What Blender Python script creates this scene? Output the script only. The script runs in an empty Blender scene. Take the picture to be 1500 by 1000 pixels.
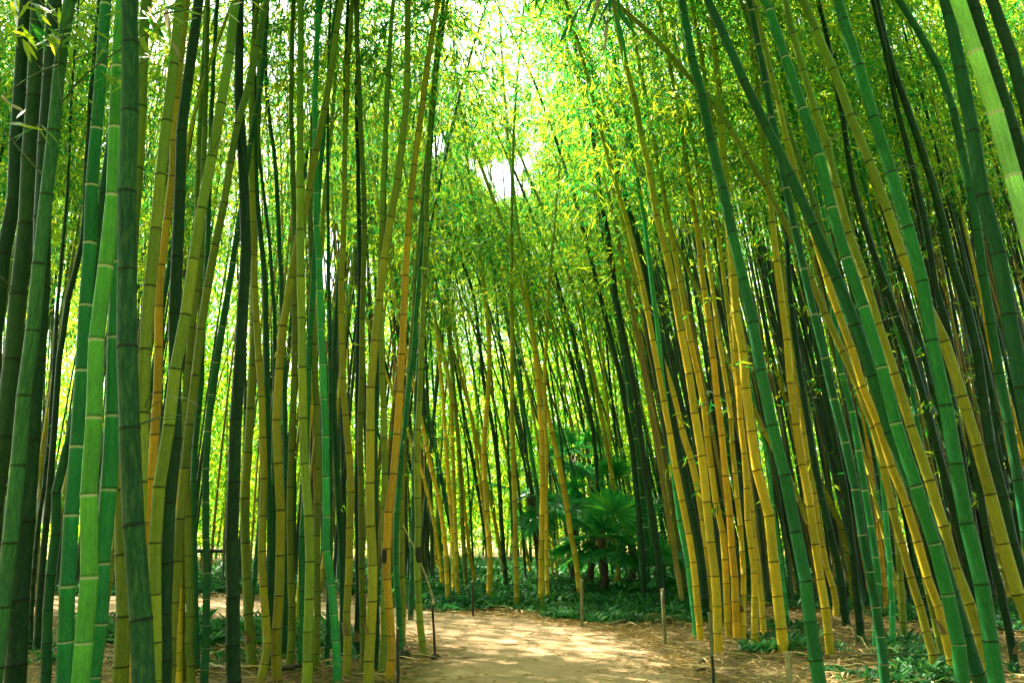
import bpy, math, random
import numpy as np
from mathutils import Vector

rng = np.random.default_rng(7)
random.seed(7)
C = bpy.context.scene.collection
SC = bpy.context.scene

# ------------------------------------------------------------------ camera frame (photo is 1500 x 1000)
F = 1299.0
PITCH = math.radians(10.9)
EYE = 1.45
CP, SP = math.cos(PITCH), math.sin(PITCH)


def ray(px, py):
    xc, yc = (px - 750.0) / F, (500.0 - py) / F
    return np.array([xc, CP - yc * SP, SP + yc * CP])


def ground(px, py):
    d = ray(px, py)
    t = -EYE / d[2]
    return np.array([d[0] * t, d[1] * t, 0.0])


def at(px, py, Y, k=0.0):
    """the point seen at a pixel, on the plane y = Y + k*z"""
    d = ray(px, py)
    t = (Y + k * EYE) / (d[1] - k * d[2])
    return np.array([d[0] * t, d[1] * t, EYE + d[2] * t])


def project(P):
    """pixels of world points, N x 3"""
    x = P[:, 0]
    yf = P[:, 1] * CP + (P[:, 2] - EYE) * SP
    zu = -P[:, 1] * SP + (P[:, 2] - EYE) * CP
    yf = np.where(yf < 0.05, 0.05, yf)
    return 750 + F * x / yf, 500 - F * zu / yf, yf


# ------------------------------------------------------------------ mesh helpers
def mesh_np(name, V, Q, mats, mat_idx=None, smooth=True, point=None, face=None):
    me = bpy.data.meshes.new(name)
    V = np.asarray(V, np.float32)
    Q = np.asarray(Q, np.int32)
    n, k = Q.shape
    me.vertices.add(len(V))
    me.vertices.foreach_set('co', V.ravel())
    me.loops.add(n * k)
    me.loops.foreach_set('vertex_index', Q.ravel())
    me.polygons.add(n)
    me.polygons.foreach_set('loop_start', np.arange(0, n * k, k, dtype=np.int32))
    me.polygons.foreach_set('loop_total', np.full(n, k, np.int32))
    for m in mats:
        me.materials.append(m)
    if mat_idx is not None:
        me.polygons.foreach_set('material_index', np.asarray(mat_idx, np.int32))
    me.update(calc_edges=True)
    me.polygons.foreach_set('use_smooth', np.full(n, bool(smooth)))
    for dom, d in (('POINT', point), ('FACE', face)):
        for key, val in (d or {}).items():
            a = me.attributes.new(key, 'FLOAT', dom)
            a.data.foreach_set('value', np.asarray(val, np.float32))
    return me


def link(name, me, parent=None):
    o = bpy.data.objects.new(name, me)
    C.objects.link(o)
    if parent is not None:
        o.parent = parent
    return o


def tag(o, label=None, cat=None, group=None, kind=None):
    if label:
        o['label'] = label
    if cat:
        o['category'] = cat
    if group:
        o['group'] = group
    if kind:
        o['kind'] = kind
    return o


def empty(name, loc=(0, 0, 0)):
    o = bpy.data.objects.new(name, None)
    C.objects.link(o)
    o.location = loc
    o.empty_display_size = 0.2
    return o


def norm(a):
    return a / np.maximum(np.linalg.norm(a, axis=-1, keepdims=True), 1e-9)


def tube(P, R, sides):
    """tube along points P with radii R: verts, quads"""
    P = np.asarray(P, float)
    R = np.asarray(R, float)
    T = norm(np.gradient(P, axis=0))
    ref = np.array([0.0, 1.0, 0.0]) if abs(T[0, 1]) < 0.8 else np.array([1.0, 0, 0])
    A = norm(np.cross(T, ref))
    B = np.cross(T, A)
    th = np.arange(sides) * 2 * math.pi / sides
    V = P[:, None, :] + R[:, None, None] * (np.cos(th)[None, :, None] * A[:, None, :] + np.sin(th)[None, :, None] * B[:, None, :])
    n = len(P)
    i = np.arange(n - 1)[:, None] * sides
    j = np.arange(sides)[None, :]
    j2 = (j + 1) % sides
    Q = np.stack([i + j, i + j2, i + sides + j2, i + sides + j], -1).reshape(-1, 4)
    return V.reshape(-1, 3), Q, np.tile(th, n)


class MB:
    """collects quads from several shapes into ONE mesh"""

    def __init__(self):
        self.V, self.Q, self.M, self.n, self.r = [], [], [], 0, []

    def add(self, V, Q, m=0, r=None):
        self.V.append(V)
        self.Q.append(Q + self.n)
        self.M.append(np.full(len(Q), m))
        self.r.append(np.full(len(Q), 0.5) if r is None else r)
        self.n += len(V)

    def tube(self, P, R, sides=6, m=0):
        V, Q, _ = tube(P, R, sides)
        self.add(V, Q, m)
        # close both ends with small fans of quads
        for ring in (0, len(P) - 1):
            c = np.arange(ring * sides, (ring + 1) * sides) + self.n - len(V)
            for a in range(1, sides - 2, 2):
                self.Q.append(np.array([[c[0], c[a], c[a + 1], c[min(a + 2, sides - 1)]]]))
                self.M.append(np.array([m]))
                self.r.append(np.array([0.5]))

    def box(self, c, s, m=0, rot=0.0):
        c = np.array(c, float)
        h = np.array(s, float) / 2
        K = np.array([[x, y, z] for x in (-1, 1) for y in (-1, 1) for z in (-1, 1)]) * h
        ca, sa = math.cos(rot), math.sin(rot)
        K = np.stack([K[:, 0] * ca - K[:, 1] * sa, K[:, 0] * sa + K[:, 1] * ca, K[:, 2]], -1) + c
        Q = np.array([[0, 1, 3, 2], [4, 6, 7, 5], [0, 4, 5, 1], [2, 3, 7, 6], [0, 2, 6, 4], [1, 5, 7, 3]])
        self.add(K, Q, m)

    def leaves(self, P, D, N, L, W, r, m=0, droop=0.0):
        V, Q = leaf_quads(P, D, N, L, W)
        self.add(V, Q, m, r)

    def build(self, name, mats, parent=None, smooth=False):
        me = mesh_np(name, np.concatenate(self.V), np.concatenate(self.Q), mats, np.concatenate(self.M), smooth, face={'rnd': np.concatenate(self.r)})
        return link(name, me, parent)


def leaf_quads(P, D, N, L, W):
    """folded lance-shaped leaves, one quad each"""
    D = norm(D)
    S = norm(np.cross(D, N))
    U = np.cross(S, D)
    L = L[:, None]
    W = W[:, None]
    a = P
    m = P + D * L * 0.38 + U * W * 0.25
    V = np.stack([a, m + S * W * 0.5, P + D * L - U * L * 0.06, m - S * W * 0.5], 1).reshape(-1, 3)
    Q = np.arange(len(P) * 4).reshape(-1, 4)
    return V, Q


def leaf_strips(P, D, N, L, W, bend=0.3, tipw=0.8):
    """longer arching blades made of three quads each"""
    D = norm(D)
    S = norm(np.cross(D, N))
    out = []
    L = L[:, None]
    W = W[:, None]
    down = np.array([0, 0, -1.0])
    for t, w in ((0, 0.35), (0.35, 1.0), (0.7, tipw), (1.0, 0.06)):
        c = P + D * L * t + down * L * bend * t * t
        out += [c + S * W * w * 0.5, c - S * W * w * 0.5]
    V = np.stack(out, 1)
    n = len(P)
    V = V.reshape(-1, 3)
    b = np.arange(n)[:, None] * 8
    Q = np.concatenate([b + np.array([[0, 1, 3, 2]]), b + np.array([[2, 3, 5, 4]]), b + np.array([[4, 5, 7, 6]])], 0)
    return V, Q


# ------------------------------------------------------------------ materials
def new_mat(name):
    m = bpy.data.materials.new(name)
    m.use_nodes = True
    nt = m.node_tree
    nt.nodes.clear()
    out = nt.nodes.new('ShaderNodeOutputMaterial')
    return m, nt, out


class N:
    def __init__(self, nt):
        self.nt = nt

    def __call__(self, t, **kw):
        n = self.nt.nodes.new('ShaderNode' + t)
        ins = kw.pop('i', {})
        for k, v in kw.items():
            setattr(n, k, v)
        for k, v in ins.items():
            s = n.inputs[k]
            if isinstance(v, bpy.types.NodeSocket):
                self.nt.links.new(v, s)
            else:
                s.default_value = v
        return n

    def link(self, a, b):
        self.nt.links.new(a, b)

    def math(self, op, a, b=0.0, c=0.0, clamp=False):
        return self('Math', operation=op, use_clamp=clamp, i={0: a, 1: b, 2: c}).outputs[0]

    def mix(self, fac, a, b, mode='MIX'):
        n = self('MixRGB', blend_type=mode, i={0: fac, 1: a, 2: b})
        return n.outputs[0]

    def ramp(self, fac, stops):
        n = self('ValToRGB', i={0: fac})
        e = n.color_ramp.elements
        while len(e) < len(stops):
            e.new(0.5)
        for k, (p, c) in enumerate(stops):
            e[k].position = p
            e[k].color = c if len(c) == 4 else (*c, 1)
        return n.outputs[0]


def culm_material():
    m, nt, out = new_mat('bamboo_culm_skin')
    n = N(nt)
    v = n('Attribute', attribute_name='v').outputs['Fac']
    u = n('Attribute', attribute_name='u').outputs['Fac']
    col = n('ObjectInfo').outputs['Color']
    orand = n('ObjectInfo').outputs['Random']
    ring = n('Attribute', attribute_type='OBJECT', attribute_name='ring').outputs['Fac']
    wear = n('Attribute', attribute_type='OBJECT', attribute_name='wear').outputs['Fac']
    fr = n.math('FRACT', v)
    fl = n.math('FLOOR', v)
    # greener skin higher up: the change of light with height put into the colour
    hz = n('MapRange', interpolation_type='SMOOTHSTEP', i={0: n('SeparateXYZ', i={0: n('TexCoord').outputs['Object']}).outputs[2], 1: 2.6, 2: 6.0, 3: 0.0, 4: 0.85}).outputs[0]
    col = n.mix(hz, col, n.mix(1.0, col, (0.32, 0.80, 0.85, 1), 'MULTIPLY'))
    # every internode has its own tone
    wn = n('TexWhiteNoise', noise_dimensions='2D', i={'Vector': n('CombineXYZ', i={0: fl, 1: orand}).outputs[0]}).outputs['Value']
    # long streaks run along the culm, small mottling across it
    cu, su = n.math('COSINE', u), n.math('SINE', u)
    oz = n.math('MULTIPLY', orand, 37.0)
    st = n('TexNoise', i={'Vector': n('CombineXYZ', i={0: n.math('MULTIPLY', cu, 2.6), 1: n.math('MULTIPLY', su, 2.6), 2: n.math('ADD', n.math('MULTIPLY', v, 0.55), oz)}).outputs[0], 'Scale': 1.6, 'Detail': 4.0, 'Roughness': 0.6}).outputs['Fac']
    mo = n('TexNoise', i={'Vector': n('CombineXYZ', i={0: cu, 1: su, 2: n.math('ADD', n.math('MULTIPLY', v, 1.9), oz)}).outputs[0], 'Scale': 2.2, 'Detail': 5.0, 'Roughness': 0.7}).outputs['Fac']
    fine = n('TexNoise', i={'Vector': n('CombineXYZ', i={0: n.math('MULTIPLY', cu, 9.0), 1: n.math('MULTIPLY', su, 9.0), 2: n.math('ADD', n.math('MULTIPLY', v, 6.0), oz)}).outputs[0], 'Scale': 2.5, 'Detail': 3.0, 'Roughness': 0.7}).outputs['Fac']
    tone = n.math('ADD', n.math('MULTIPLY', wn, 0.5), n.math('MULTIPLY', st, 0.9))
    c1 = n.mix(1.0, col, n.ramp(tone, [(0.15, (0.55, 0.6, 0.55)), (0.6, (1, 1, 1)), (1.0, (1.4, 1.3, 1.2))]), 'MULTIPLY')
    c1 = n.mix(0.8, c1, n.ramp(fine, [(0.3, (0.5, 0.5, 0.5)), (0.7, (1.5, 1.5, 1.5))]), 'MULTIPLY')
    # each internode drifts between green and olive, paler with wax towards its upper end
    hue = n('TexWhiteNoise', noise_dimensions='2D', i={'Vector': n('CombineXYZ', i={0: n.math('ADD', fl, 71.0), 1: orand}).outputs[0]}).outputs['Value']
    c1 = n.mix(n.math('MULTIPLY', n.math('ADD', hue, n.math('SUBTRACT', mo, 0.5)), 0.55, clamp=True), c1, n.mix(1.0, c1, (1.3, 1.02, 0.55, 1), 'MULTIPLY'))
    wax = n.math('MULTIPLY', n.ramp(fr, [(0.45, (0, 0, 0)), (0.97, (1, 1, 1))]), n.math('MULTIPLY', st, 0.8))
    c1 = n.mix(n.math('MULTIPLY', wax, n.math('ADD', n.math('MULTIPLY', ring, 0.5), 0.35), clamp=True), c1, n.mix(1.0, c1, (2.1, 2.1, 1.9, 1), 'MULTIPLY'))
    # lichen and pale weathering in streaked patches
    pw = n.math('MULTIPLY', n.ramp(mo, [(0.48, (0, 0, 0)), (0.64, (1, 1, 1))]), wear, clamp=True)
    c2 = n.mix(n.math('MULTIPLY', pw, 0.7), c1, n.mix(0.22, n.mix(1.0, c1, (1.7, 1.7, 1.3, 1), 'MULTIPLY'), (0.22, 0.26, 0.08, 1)))
    dk = n.ramp(n.math('MULTIPLY', mo, n.math('ADD', st, 0.5)), [(0.28, (1, 1, 1)), (0.42, (0, 0, 0))])
    c2 = n.mix(n.math('MULTIPLY', n.math('MULTIPLY', dk, wear), 0.55), c2, (0.012, 0.02, 0.008, 1))
    # waxy bloom just under the node and the dark scar line on it
    bl = n.ramp(fr, [(0.0, (0, 0, 0)), (0.945, (0, 0, 0)), (0.965, (1, 1, 1)), (0.985, (1, 1, 1)), (0.99, (0, 0, 0))])
    bl = n.math('MULTIPLY', bl, n.math('ADD', n.math('MULTIPLY', fine, 0.9), 0.45))
    c3 = n.mix(n.math('MULTIPLY', bl, ring, clamp=True), c2, (0.55, 0.58, 0.36, 1))
    d1 = n.ramp(fr, [(0.0, (1, 1, 1)), (0.012, (1, 1, 1)), (0.03, (0, 0, 0)), (0.982, (0, 0, 0)), (0.99, (1, 1, 1))])
    c4 = n.mix(n.math('MULTIPLY', d1, n.math('SUBTRACT', 0.80, n.math('MULTIPLY', ring, 0.45)), clamp=True), c3, (0.012, 0.014, 0.006, 1))
    rough = n.math('ADD', 0.30, n.math('MULTIPLY', fine, 0.36))
    bump = n('Bump', i={'Strength': 0.25, 'Distance': 0.004, 'Height': n.math('ADD', fine, n.math('MULTIPLY', st, 0.8))})
    p = n('BsdfPrincipled', i={'Base Color': c4, 'Roughness': rough, 'Specular IOR Level': 0.2, 'Normal': bump.outputs[0]})
    n.link(p.outputs[0], out.inputs[0])
    return m


def leaf_material(name, stops, tstops, trans=0.5, rough=0.42):
    m, nt, out = new_mat(name)
    n = N(nt)
    r = n('Attribute', attribute_name='rnd').outputs['Fac']
    g = n('NewGeometry')
    big = n('TexNoise', i={'Vector': g.outputs['Position'], 'Scale': 0.55, 'Detail': 2.0}).outputs['Fac']
    f = n.math('ADD', n.math('MULTIPLY', r, 0.75), n.math('MULTIPLY', n.math('SUBTRACT', big, 0.37), 0.9), clamp=True)
    c = n.ramp(f, stops)
    t = n.ramp(f, tstops)
    pale = n.math('GREATER_THAN', r, 0.985)
    c = n.mix(pale, c, (0.40, 0.36, 0.27, 1))
    t = n.mix(pale, t, (0.36, 0.30, 0.18, 1))
    p = n('BsdfPrincipled', i={'Base Color': c, 'Roughness': rough, 'Specular IOR Level': 0.35})
    tr = n('BsdfTranslucent', i={'Color': t})
    mx = n('MixShader', i={0: trans, 1: p.outputs[0], 2: tr.outputs[0]})
    n.link(mx.outputs[0], out.inputs[0])
    return m


def plain(name, stops, scale=6.0, rough=0.7, detail=5.0, stretch=(1, 1, 1), bump=0.3, dist=0.01):
    m, nt, out = new_mat(name)
    n = N(nt)
    tc = n('TexCoord').outputs['Object']
    mp = n('Mapping', i={'Vector': tc, 'Scale': stretch}).outputs[0]
    f = n('TexNoise', i={'Vector': mp, 'Scale': scale, 'Detail': detail, 'Roughness': 0.65}).outputs['Fac']
    c = n.ramp(f, stops)
    b = n('Bump', i={'Strength': bump, 'Distance': dist, 'Height': f})
    p = n('BsdfPrincipled', i={'Base Color': c, 'Roughness': rough, 'Normal': b.outputs[0]})
    n.link(p.outputs[0], out.inputs[0])
    return m


def ground_material():
    m, nt, out = new_mat('forest_soil')
    n = N(nt)
    pos = n('NewGeometry').outputs['Position']
    a = n('TexNoise', i={'Vector': pos, 'Scale': 0.8, 'Detail': 6.0, 'Roughness': 0.65}).outputs['Fac']
    b = n('TexNoise', i={'Vector': pos, 'Scale': 22.0, 'Detail': 6.0, 'Roughness': 0.75}).outputs['Fac']
    v = n('TexVoronoi', i={'Vector': n('Mapping', i={'Vector': pos, 'Scale': (1.0, 2.2, 1.0)}).outputs[0], 'Scale': 26.0, 'Randomness': 1.0})
    c = n.ramp(n.math('ADD', n.math('MULTIPLY', a, 0.5), n.math('MULTIPLY', b, 0.6)), [(0.3, (0.07, 0.06, 0.018)), (0.5, (0.23, 0.16, 0.05)), (0.66, (0.43, 0.30, 0.11)), (0.85, (0.58, 0.44, 0.20))])
    c = n.mix(0.5, c, n.mix(1.0, c, v.outputs['Color'], 'MULTIPLY'))
    h = n.math('ADD', b, n.math('MULTIPLY', v.outputs['Distance'], 0.8))
    bm = n('Bump', i={'Strength': 0.9, 'Distance': 0.03, 'Height': h})
    p = n('BsdfPrincipled', i={'Base Color': c, 'Roughness': 0.9, 'Normal': bm.outputs[0]})
    n.link(p.outputs[0], out.inputs[0])
    return m


def path_material():
    m, nt, out = new_mat('sandy_path')
    n = N(nt)
    pos = n('NewGeometry').outputs['Position']
    a = n('TexNoise', i={'Vector': pos, 'Scale': 1.1, 'Detail': 7.0, 'Roughness': 0.62}).outputs['Fac']
    b = n('TexNoise', i={'Vector': pos, 'Scale': 45.0, 'Detail': 5.0, 'Roughness': 0.8}).outputs['Fac']
    s = n('TexNoise', i={'Vector': n('Mapping', i={'Vector': pos, 'Scale': (0.7, 2.0, 1.0), 'Rotation': (0, 0, 0.12)}).outputs[0], 'Scale': 1.7, 'Detail': 9.0, 'Roughness': 0.72}).outputs['Fac']
    c = n.ramp(n.math('ADD', n.math('MULTIPLY', a, 0.6), n.math('MULTIPLY', b, 0.45)), [(0.32, (0.32, 0.20, 0.095)), (0.52, (0.47, 0.30, 0.165)), (0.75, (0.56, 0.385, 0.23))])
    # trodden leaf crumbs in drifts
    d = n.ramp(s, [(0.52, (0, 0, 0)), (0.66, (1, 1, 1))])
    d2 = n.math('MULTIPLY', d, n.ramp(b, [(0.36, (0.1, 0.1, 0.1)), (0.58, (1, 1, 1))]))
    c = n.mix(n.math('MULTIPLY', d2, 0.75), c, (0.22, 0.17, 0.045, 1))
    sp = n('TexVoronoi', i={'Vector': pos, 'Scale': 34.0}).outputs['Distance']
    sp2 = n.ramp(sp, [(0.05, (1, 1, 1)), (0.10, (0, 0, 0))])
    c = n.mix(n.math('MULTIPLY', sp2, 0.6), c, (0.16, 0.13, 0.05, 1))
    # the sand thins out into litter at its borders
    ed = n.math('ADD', n('Attribute', attribute_name='edge').outputs['Fac'], n.math('MULTIPLY', n.math('SUBTRACT', s, 0.5), 0.5))
    c = n.mix(n.ramp(ed, [(0.06, (1, 1, 1)), (0.16, (0, 0, 0))]), c, n.ramp(b, [(0.3, (0.07, 0.055, 0.018)), (0.6, (0.24, 0.165, 0.055)), (0.8, (0.36, 0.26, 0.10))]))
    bm = n('Bump', i={'Strength': 0.5, 'Distance': 0.015, 'Height': n.math('ADD', b, n.math('MULTIPLY', a, 1.5))})
    p = n('BsdfPrincipled', i={'Base Color': c, 'Roughness': 0.92, 'Normal': bm.outputs[0]})
    n.link(p.outputs[0], out.inputs[0])
    return m


M_CULM = culm_material()
M_LEAF = leaf_material('bamboo_leaf', [(0.0, (0.003, 0.060, 0.022)), (0.55, (0.008, 0.13, 0.036)), (1.0, (0.06, 0.28, 0.035))],
                       [(0.0, (0.010, 0.26, 0.05)), (0.38, (0.05, 0.48, 0.045)), (0.58, (0.50, 0.76, 0.025)), (1.0, (0.94, 0.84, 0.03))], 0.58)
M_FAR = leaf_material('sunlit_leaf', [(0.0, (0.006, 0.10, 0.025)), (0.5, (0.03, 0.20, 0.03)), (1.0, (0.22, 0.32, 0.03))],  # yellower copy of the bamboo leaf, with sunlight put into its colour
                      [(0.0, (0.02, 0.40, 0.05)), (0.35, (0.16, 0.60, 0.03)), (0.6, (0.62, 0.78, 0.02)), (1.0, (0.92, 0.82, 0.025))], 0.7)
M_TWIG = plain('bamboo_twig', [(0.3, (0.015, 0.05, 0.012)), (0.7, (0.07, 0.11, 0.02))], 20.0, 0.6)
M_PALM = leaf_material('palm_leaf', [(0.0, (0.015, 0.17, 0.065)), (0.5, (0.035, 0.31, 0.085)), (0.9, (0.14, 0.50, 0.08)), (1.0, (0.3, 0.45, 0.2))],
                       [(0.0, (0.01, 0.25, 0.06)), (0.5, (0.05, 0.45, 0.06)), (1.0, (0.3, 0.75, 0.06))], 0.4, 0.26)
M_COVER = leaf_material('undergrowth_leaf', [(0.0, (0.006, 0.06, 0.025)), (0.5, (0.012, 0.12, 0.035)), (1.0, (0.05, 0.22, 0.035))],
                        [(0.0, (0.02, 0.16, 0.04)), (0.5, (0.05, 0.32, 0.05)), (1.0, (0.2, 0.45, 0.05))], 0.3, 0.55)
M_DRY = leaf_material('dry_leaf', [(0.0, (0.14, 0.09, 0.02)), (0.5, (0.42, 0.28, 0.08)), (1.0, (0.68, 0.53, 0.26))],
                      [(0.0, (0.1, 0.06, 0.01)), (0.5, (0.25, 0.16, 0.04)), (1.0, (0.4, 0.3, 0.1))], 0.15, 0.7)
M_GROUND = ground_material()
M_PATH = path_material()
M_TRUNK = plain('palm_trunk_fibre', [(0.3, (0.02, 0.015, 0.006)), (0.7, (0.10, 0.07, 0.03))], 18.0, 0.9, stretch=(1, 1, 0.35), bump=0.9, dist=0.03)
M_WOOD = plain('weathered_wood', [(0.3, (0.06, 0.07, 0.03)), (0.55, (0.17, 0.17, 0.07)), (0.8, (0.30, 0.27, 0.12))], 9.0, 0.8, stretch=(6, 6, 0.6))
M_WOODPALE = plain('pale_cut_wood', [(0.3, (0.20, 0.16, 0.06)), (0.7, (0.48, 0.40, 0.20))], 9.0, 0.8, stretch=(6, 6, 0.6))
M_DARKWOOD = plain('dark_wood', [(0.3, (0.012, 0.014, 0.008)), (0.7, (0.05, 0.05, 0.025))], 9.0, 0.8, stretch=(4, 4, 0.6))
M_CHAR = plain('charred_skin', [(0.3, (0.006, 0.006, 0.005)), (0.7, (0.03, 0.025, 0.012))], 14.0, 0.7)
M_SHEATH = plain('dry_sheath', [(0.3, (0.10, 0.065, 0.02)), (0.7, (0.34, 0.25, 0.10))], 14.0, 0.8, stretch=(1, 1, 0.3))
M_WHITE = plain('white_paint', [(0.3, (0.72, 0.72, 0.74)), (0.7, (0.82, 0.82, 0.84))], 5.0, 0.6)
M_PINK = plain('bare_pale_board', [(0.3, (0.62, 0.50, 0.36)), (0.7, (0.75, 0.63, 0.48))], 5.0, 0.7)
# ------------------------------------------------------------------ the bamboo culms, traced low to high
# zone, label, colour, width (photo px low down), path of the culm, options
# U: the upright thicket, L: the thicket leaning over the path, K: the clumps behind the path bend
T = []


def B(zone, label, col, w, pts, **kw):
    T.append((zone, label, col, w, pts, kw))


# --- upright thicket, outermost first
B('U', 'black green bamboo, outermost of the upright thicket, leaning in behind the mottled brownish culm', 'dk', 22, [(-30, 700), (-12, 520), (5, 380), (14, 335), (25, 180), (33, 60), (38, 0)], d=6.4)
B('U', 'thick brownish green bamboo crossing behind the weathered culm with yellow lichen streaks', 'dk2', 25, [(-12, 800), (0, 680), (8, 582), (23, 466), (37, 335), (43, 235), (51, 116), (56, 0)], d=5.6)
B('U', 'weathered green bamboo with yellow lichen streaks and a leafy twig at its top', 'dgw', 20, [(-8, 1000), (10, 850), (27, 660), (48, 476), (65, 335), (83, 150), (102, 0)], d=5.0, wear=1)
B('U', 'dark bamboo half hidden behind the weathered culm with yellow lichen streaks', 'dk', 26, [(22, 1000), (30, 830), (43, 660), (57, 480), (63, 340), (68, 165), (80, 0)], d=5.3)
B('U', 'black slender bamboo, thinnest of the black pair before the white shed', 'dk', 6, [(44, 950), (53, 796), (64, 714), (72, 640), (80, 520), (88, 400), (97, 300), (103, 180)])
B('U', 'black slender bamboo, thicker of the black pair before the white shed', 'dk', 9, [(53, 955), (62, 830), (70, 740), (77, 660), (87, 534), (97, 455), (117, 374), (128, 220), (140, 60)])
B('U', 'dark green bamboo standing just outside the two white ringed emerald culms', 'dg', 13, [(67, 1000), (71, 870), (83, 765), (94, 660), (98, 655), (113, 555), (130, 442), (143, 335), (159, 221), (171, 136), (182, 30)], d=6.6)
B('U', 'emerald bamboo with white rings, slimmer and darker than the bright one touching it', 'gr', 20, [(92, 1000), (101, 840), (112, 660), (120, 560), (126, 430), (131, 326), (139, 235), (145, 146), (156, 0)], ring=1, d=5.5)
B('U', 'brightest light green bamboo with white rings in the upright thicket', 'lg2', 23, [(118, 1000), (126, 900), (132, 728), (137, 626), (141, 524), (151, 422), (161, 330), (169, 214), (176, 60), (179, 0)], ring=1, d=5.2)
B('U', 'emerald bamboo with faint white rings between the brightest culm and the thick glossy one', 'gr', 22, [(132, 1000), (144, 884), (152, 770), (161, 660), (167, 571), (172, 440), (178, 300), (186, 120)], ring=0.8, d=5.6)
B('U', 'black thin bamboo seen low between the brightest culm and the olive one', 'dk', 12, [(140, 1000), (149, 850), (156, 700), (165, 520), (176, 300)], d=7.4)
B('U', 'thickest glossy dark bamboo of the upright thicket, with a bend near its foot', 'dgg', 29, [(211, 1000), (203, 883), (197, 798), (190, 701), (188, 599), (186, 483), (186, 361), (187, 235), (190, 105), (189, 0)], d=4.7, wear=1)
B('U', 'olive bamboo with a pale top, passing behind the thick glossy dark one', 'yg', 20, [(177, 1000), (182, 905), (180, 800), (179, 690), (188, 500), (195, 330), (204, 170), (208, 100), (215, 0)], d=6.2)
B('U', 'yellow green bamboo rising right behind the thick glossy dark culm', 'yg2', 18, [(203, 1000), (204, 760), (208, 656), (211, 556), (217, 454), (229, 335), (237, 245), (248, 141), (264, 0)], d=5.6)
B('U', 'orange brown bamboo sandwiched between two yellow green ones near the glossy dark culm', 'or', 13, [(203, 900), (215, 762), (224, 660), (230, 588), (232, 500), (234, 415), (244, 335), (253, 230), (262, 110), (273, 0)], d=6.6)
B('U', 'thick yellow green bamboo crossing in front of the black one, with many dark nodes', 'yg2', 17, [(227, 1000), (226, 905), (225, 818), (231, 730), (243, 645), (256, 548), (272, 451), (290, 342), (305, 255), (322, 163), (336, 73), (346, 0)], d=6.0)
B('U', 'thick black bamboo crossing behind the yellow green one with many dark nodes', 'dk', 18, [(240, 1000), (243, 854), (246, 776), (253, 697), (257, 620), (256, 520), (258, 432), (260, 335), (263, 272), (266, 194), (277, 110), (291, 0)], d=6.3)
B('U', 'thin orange bamboo that bends out from behind the thick black one high up', 'yo', 9, [(262, 1000), (262, 800), (259, 600), (261, 420), (262, 330), (270, 250), (282, 177), (305, 102), (329, 34), (342, 0)], d=8.0)
B('U', 'olive bamboo swinging from the black culm foot towards the curved emerald stem top', 'yg', 13, [(250, 1000), (252, 920), (259, 813), (264, 750), (272, 660), (279, 610), (287, 543), (296, 470), (308, 398), (321, 330), (335, 257), (347, 190), (362, 131), (375, 73), (391, 0)], d=6.9)
B('U', 'thin olive bamboo, outer one of the twin pair before the sunny gap', 'yg', 9, [(267, 990), (268, 867), (270, 740), (274, 600), (284, 400), (292, 200)])
B('U', 'thin olive bamboo, inner one of the twin pair before the sunny gap', 'yg', 11, [(279, 1000), (278, 884), (276, 790), (275, 735), (272, 640), (277, 520), (293, 398), (299, 204), (303, 60)], d=8.0)
B('U', 'thin dark green bamboo at the edge of the sunny gap beside the twin olive pair', 'dg', 9, [(288, 985), (286, 900), (283, 748), (285, 660), (292, 580), (297, 480), (303, 380), (307, 250)])
B('U', 'slim emerald bamboo standing alone in the sunny gap, curving over at its top', 'dg', 10, [(299, 1005), (303, 830), (301, 738), (302, 660), (305, 622), (315, 534), (332, 432), (349, 330), (366, 221), (380, 136), (392, 0)], ring=0.5, d=8.0)
B('U', 'thick black green bamboo with a tapering top, beside the sunny gap', 'dk', 18, [(341, 1000), (340, 837), (342, 660), (350, 554), (356, 463), (361, 350), (357, 260), (353, 190), (349, 109), (350, 38), (351, 0)], d=7.0)
B('U', 'olive grey bamboo with a broad foot touching the thick black green one', 'yg', 13, [(369, 975), (362, 864), (358, 752), (362, 660), (367, 590), (371, 510), (372, 371), (374, 250), (380, 120), (390, 0)])
B('U', 'olive bamboo with a crooked foot, second beyond the thick black green one', 'yo2', 11, [(380, 995), (390, 949), (386, 864), (384, 789), (387, 704), (385, 640), (380, 534), (376, 476), (371, 330), (368, 200), (372, 60), (378, 0)], d=8.2)
B('U', 'dull thin bamboo squeezed between two olive ones behind the crooked foot', 'dg', 9, [(396, 975), (396, 850), (395, 748), (392, 640), (389, 500), (388, 400), (380, 330), (374, 220), (372, 100)])
B('U', 'olive gold bamboo leaning away across its neighbours to the white sky gap', 'yo2', 13, [(405, 995), (405, 929), (409, 847), (411, 752), (408, 690), (405, 640), (408, 554), (413, 497), (420, 439), (430, 380), (441, 325), (452, 285), (460, 241), (470, 190), (487, 88), (500, 0)], d=8.3)
B('U', 'thin dark bamboo starting high behind the olive gold leaning one', 'dg', 7, [(402, 960), (401, 700), (402, 585), (402, 483), (396, 374), (391, 320), (381, 240), (378, 150)])
B('U', 'thin dark green bamboo crossing behind the straight olive culm beside the black twig', 'dg', 8, [(416, 960), (419, 800), (418, 640), (415, 500), (411, 400), (408, 330), (404, 255), (395, 180), (388, 60), (385, 0)])
B('U', 'straight thin olive bamboo standing between the leaning olive gold one and the tall straight one', 'yg', 10, [(424, 978), (427, 898), (425, 789), (425, 694), (428, 640), (431, 560), (432, 470), (431, 330), (428, 200), (427, 100), (430, 0)])
B('U', 'emerald stripe of a bamboo close behind the tall straight olive culm', 'gr', 9, [(442, 978), (443, 900), (443, 800), (447, 720), (450, 600), (455, 480)])
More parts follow.
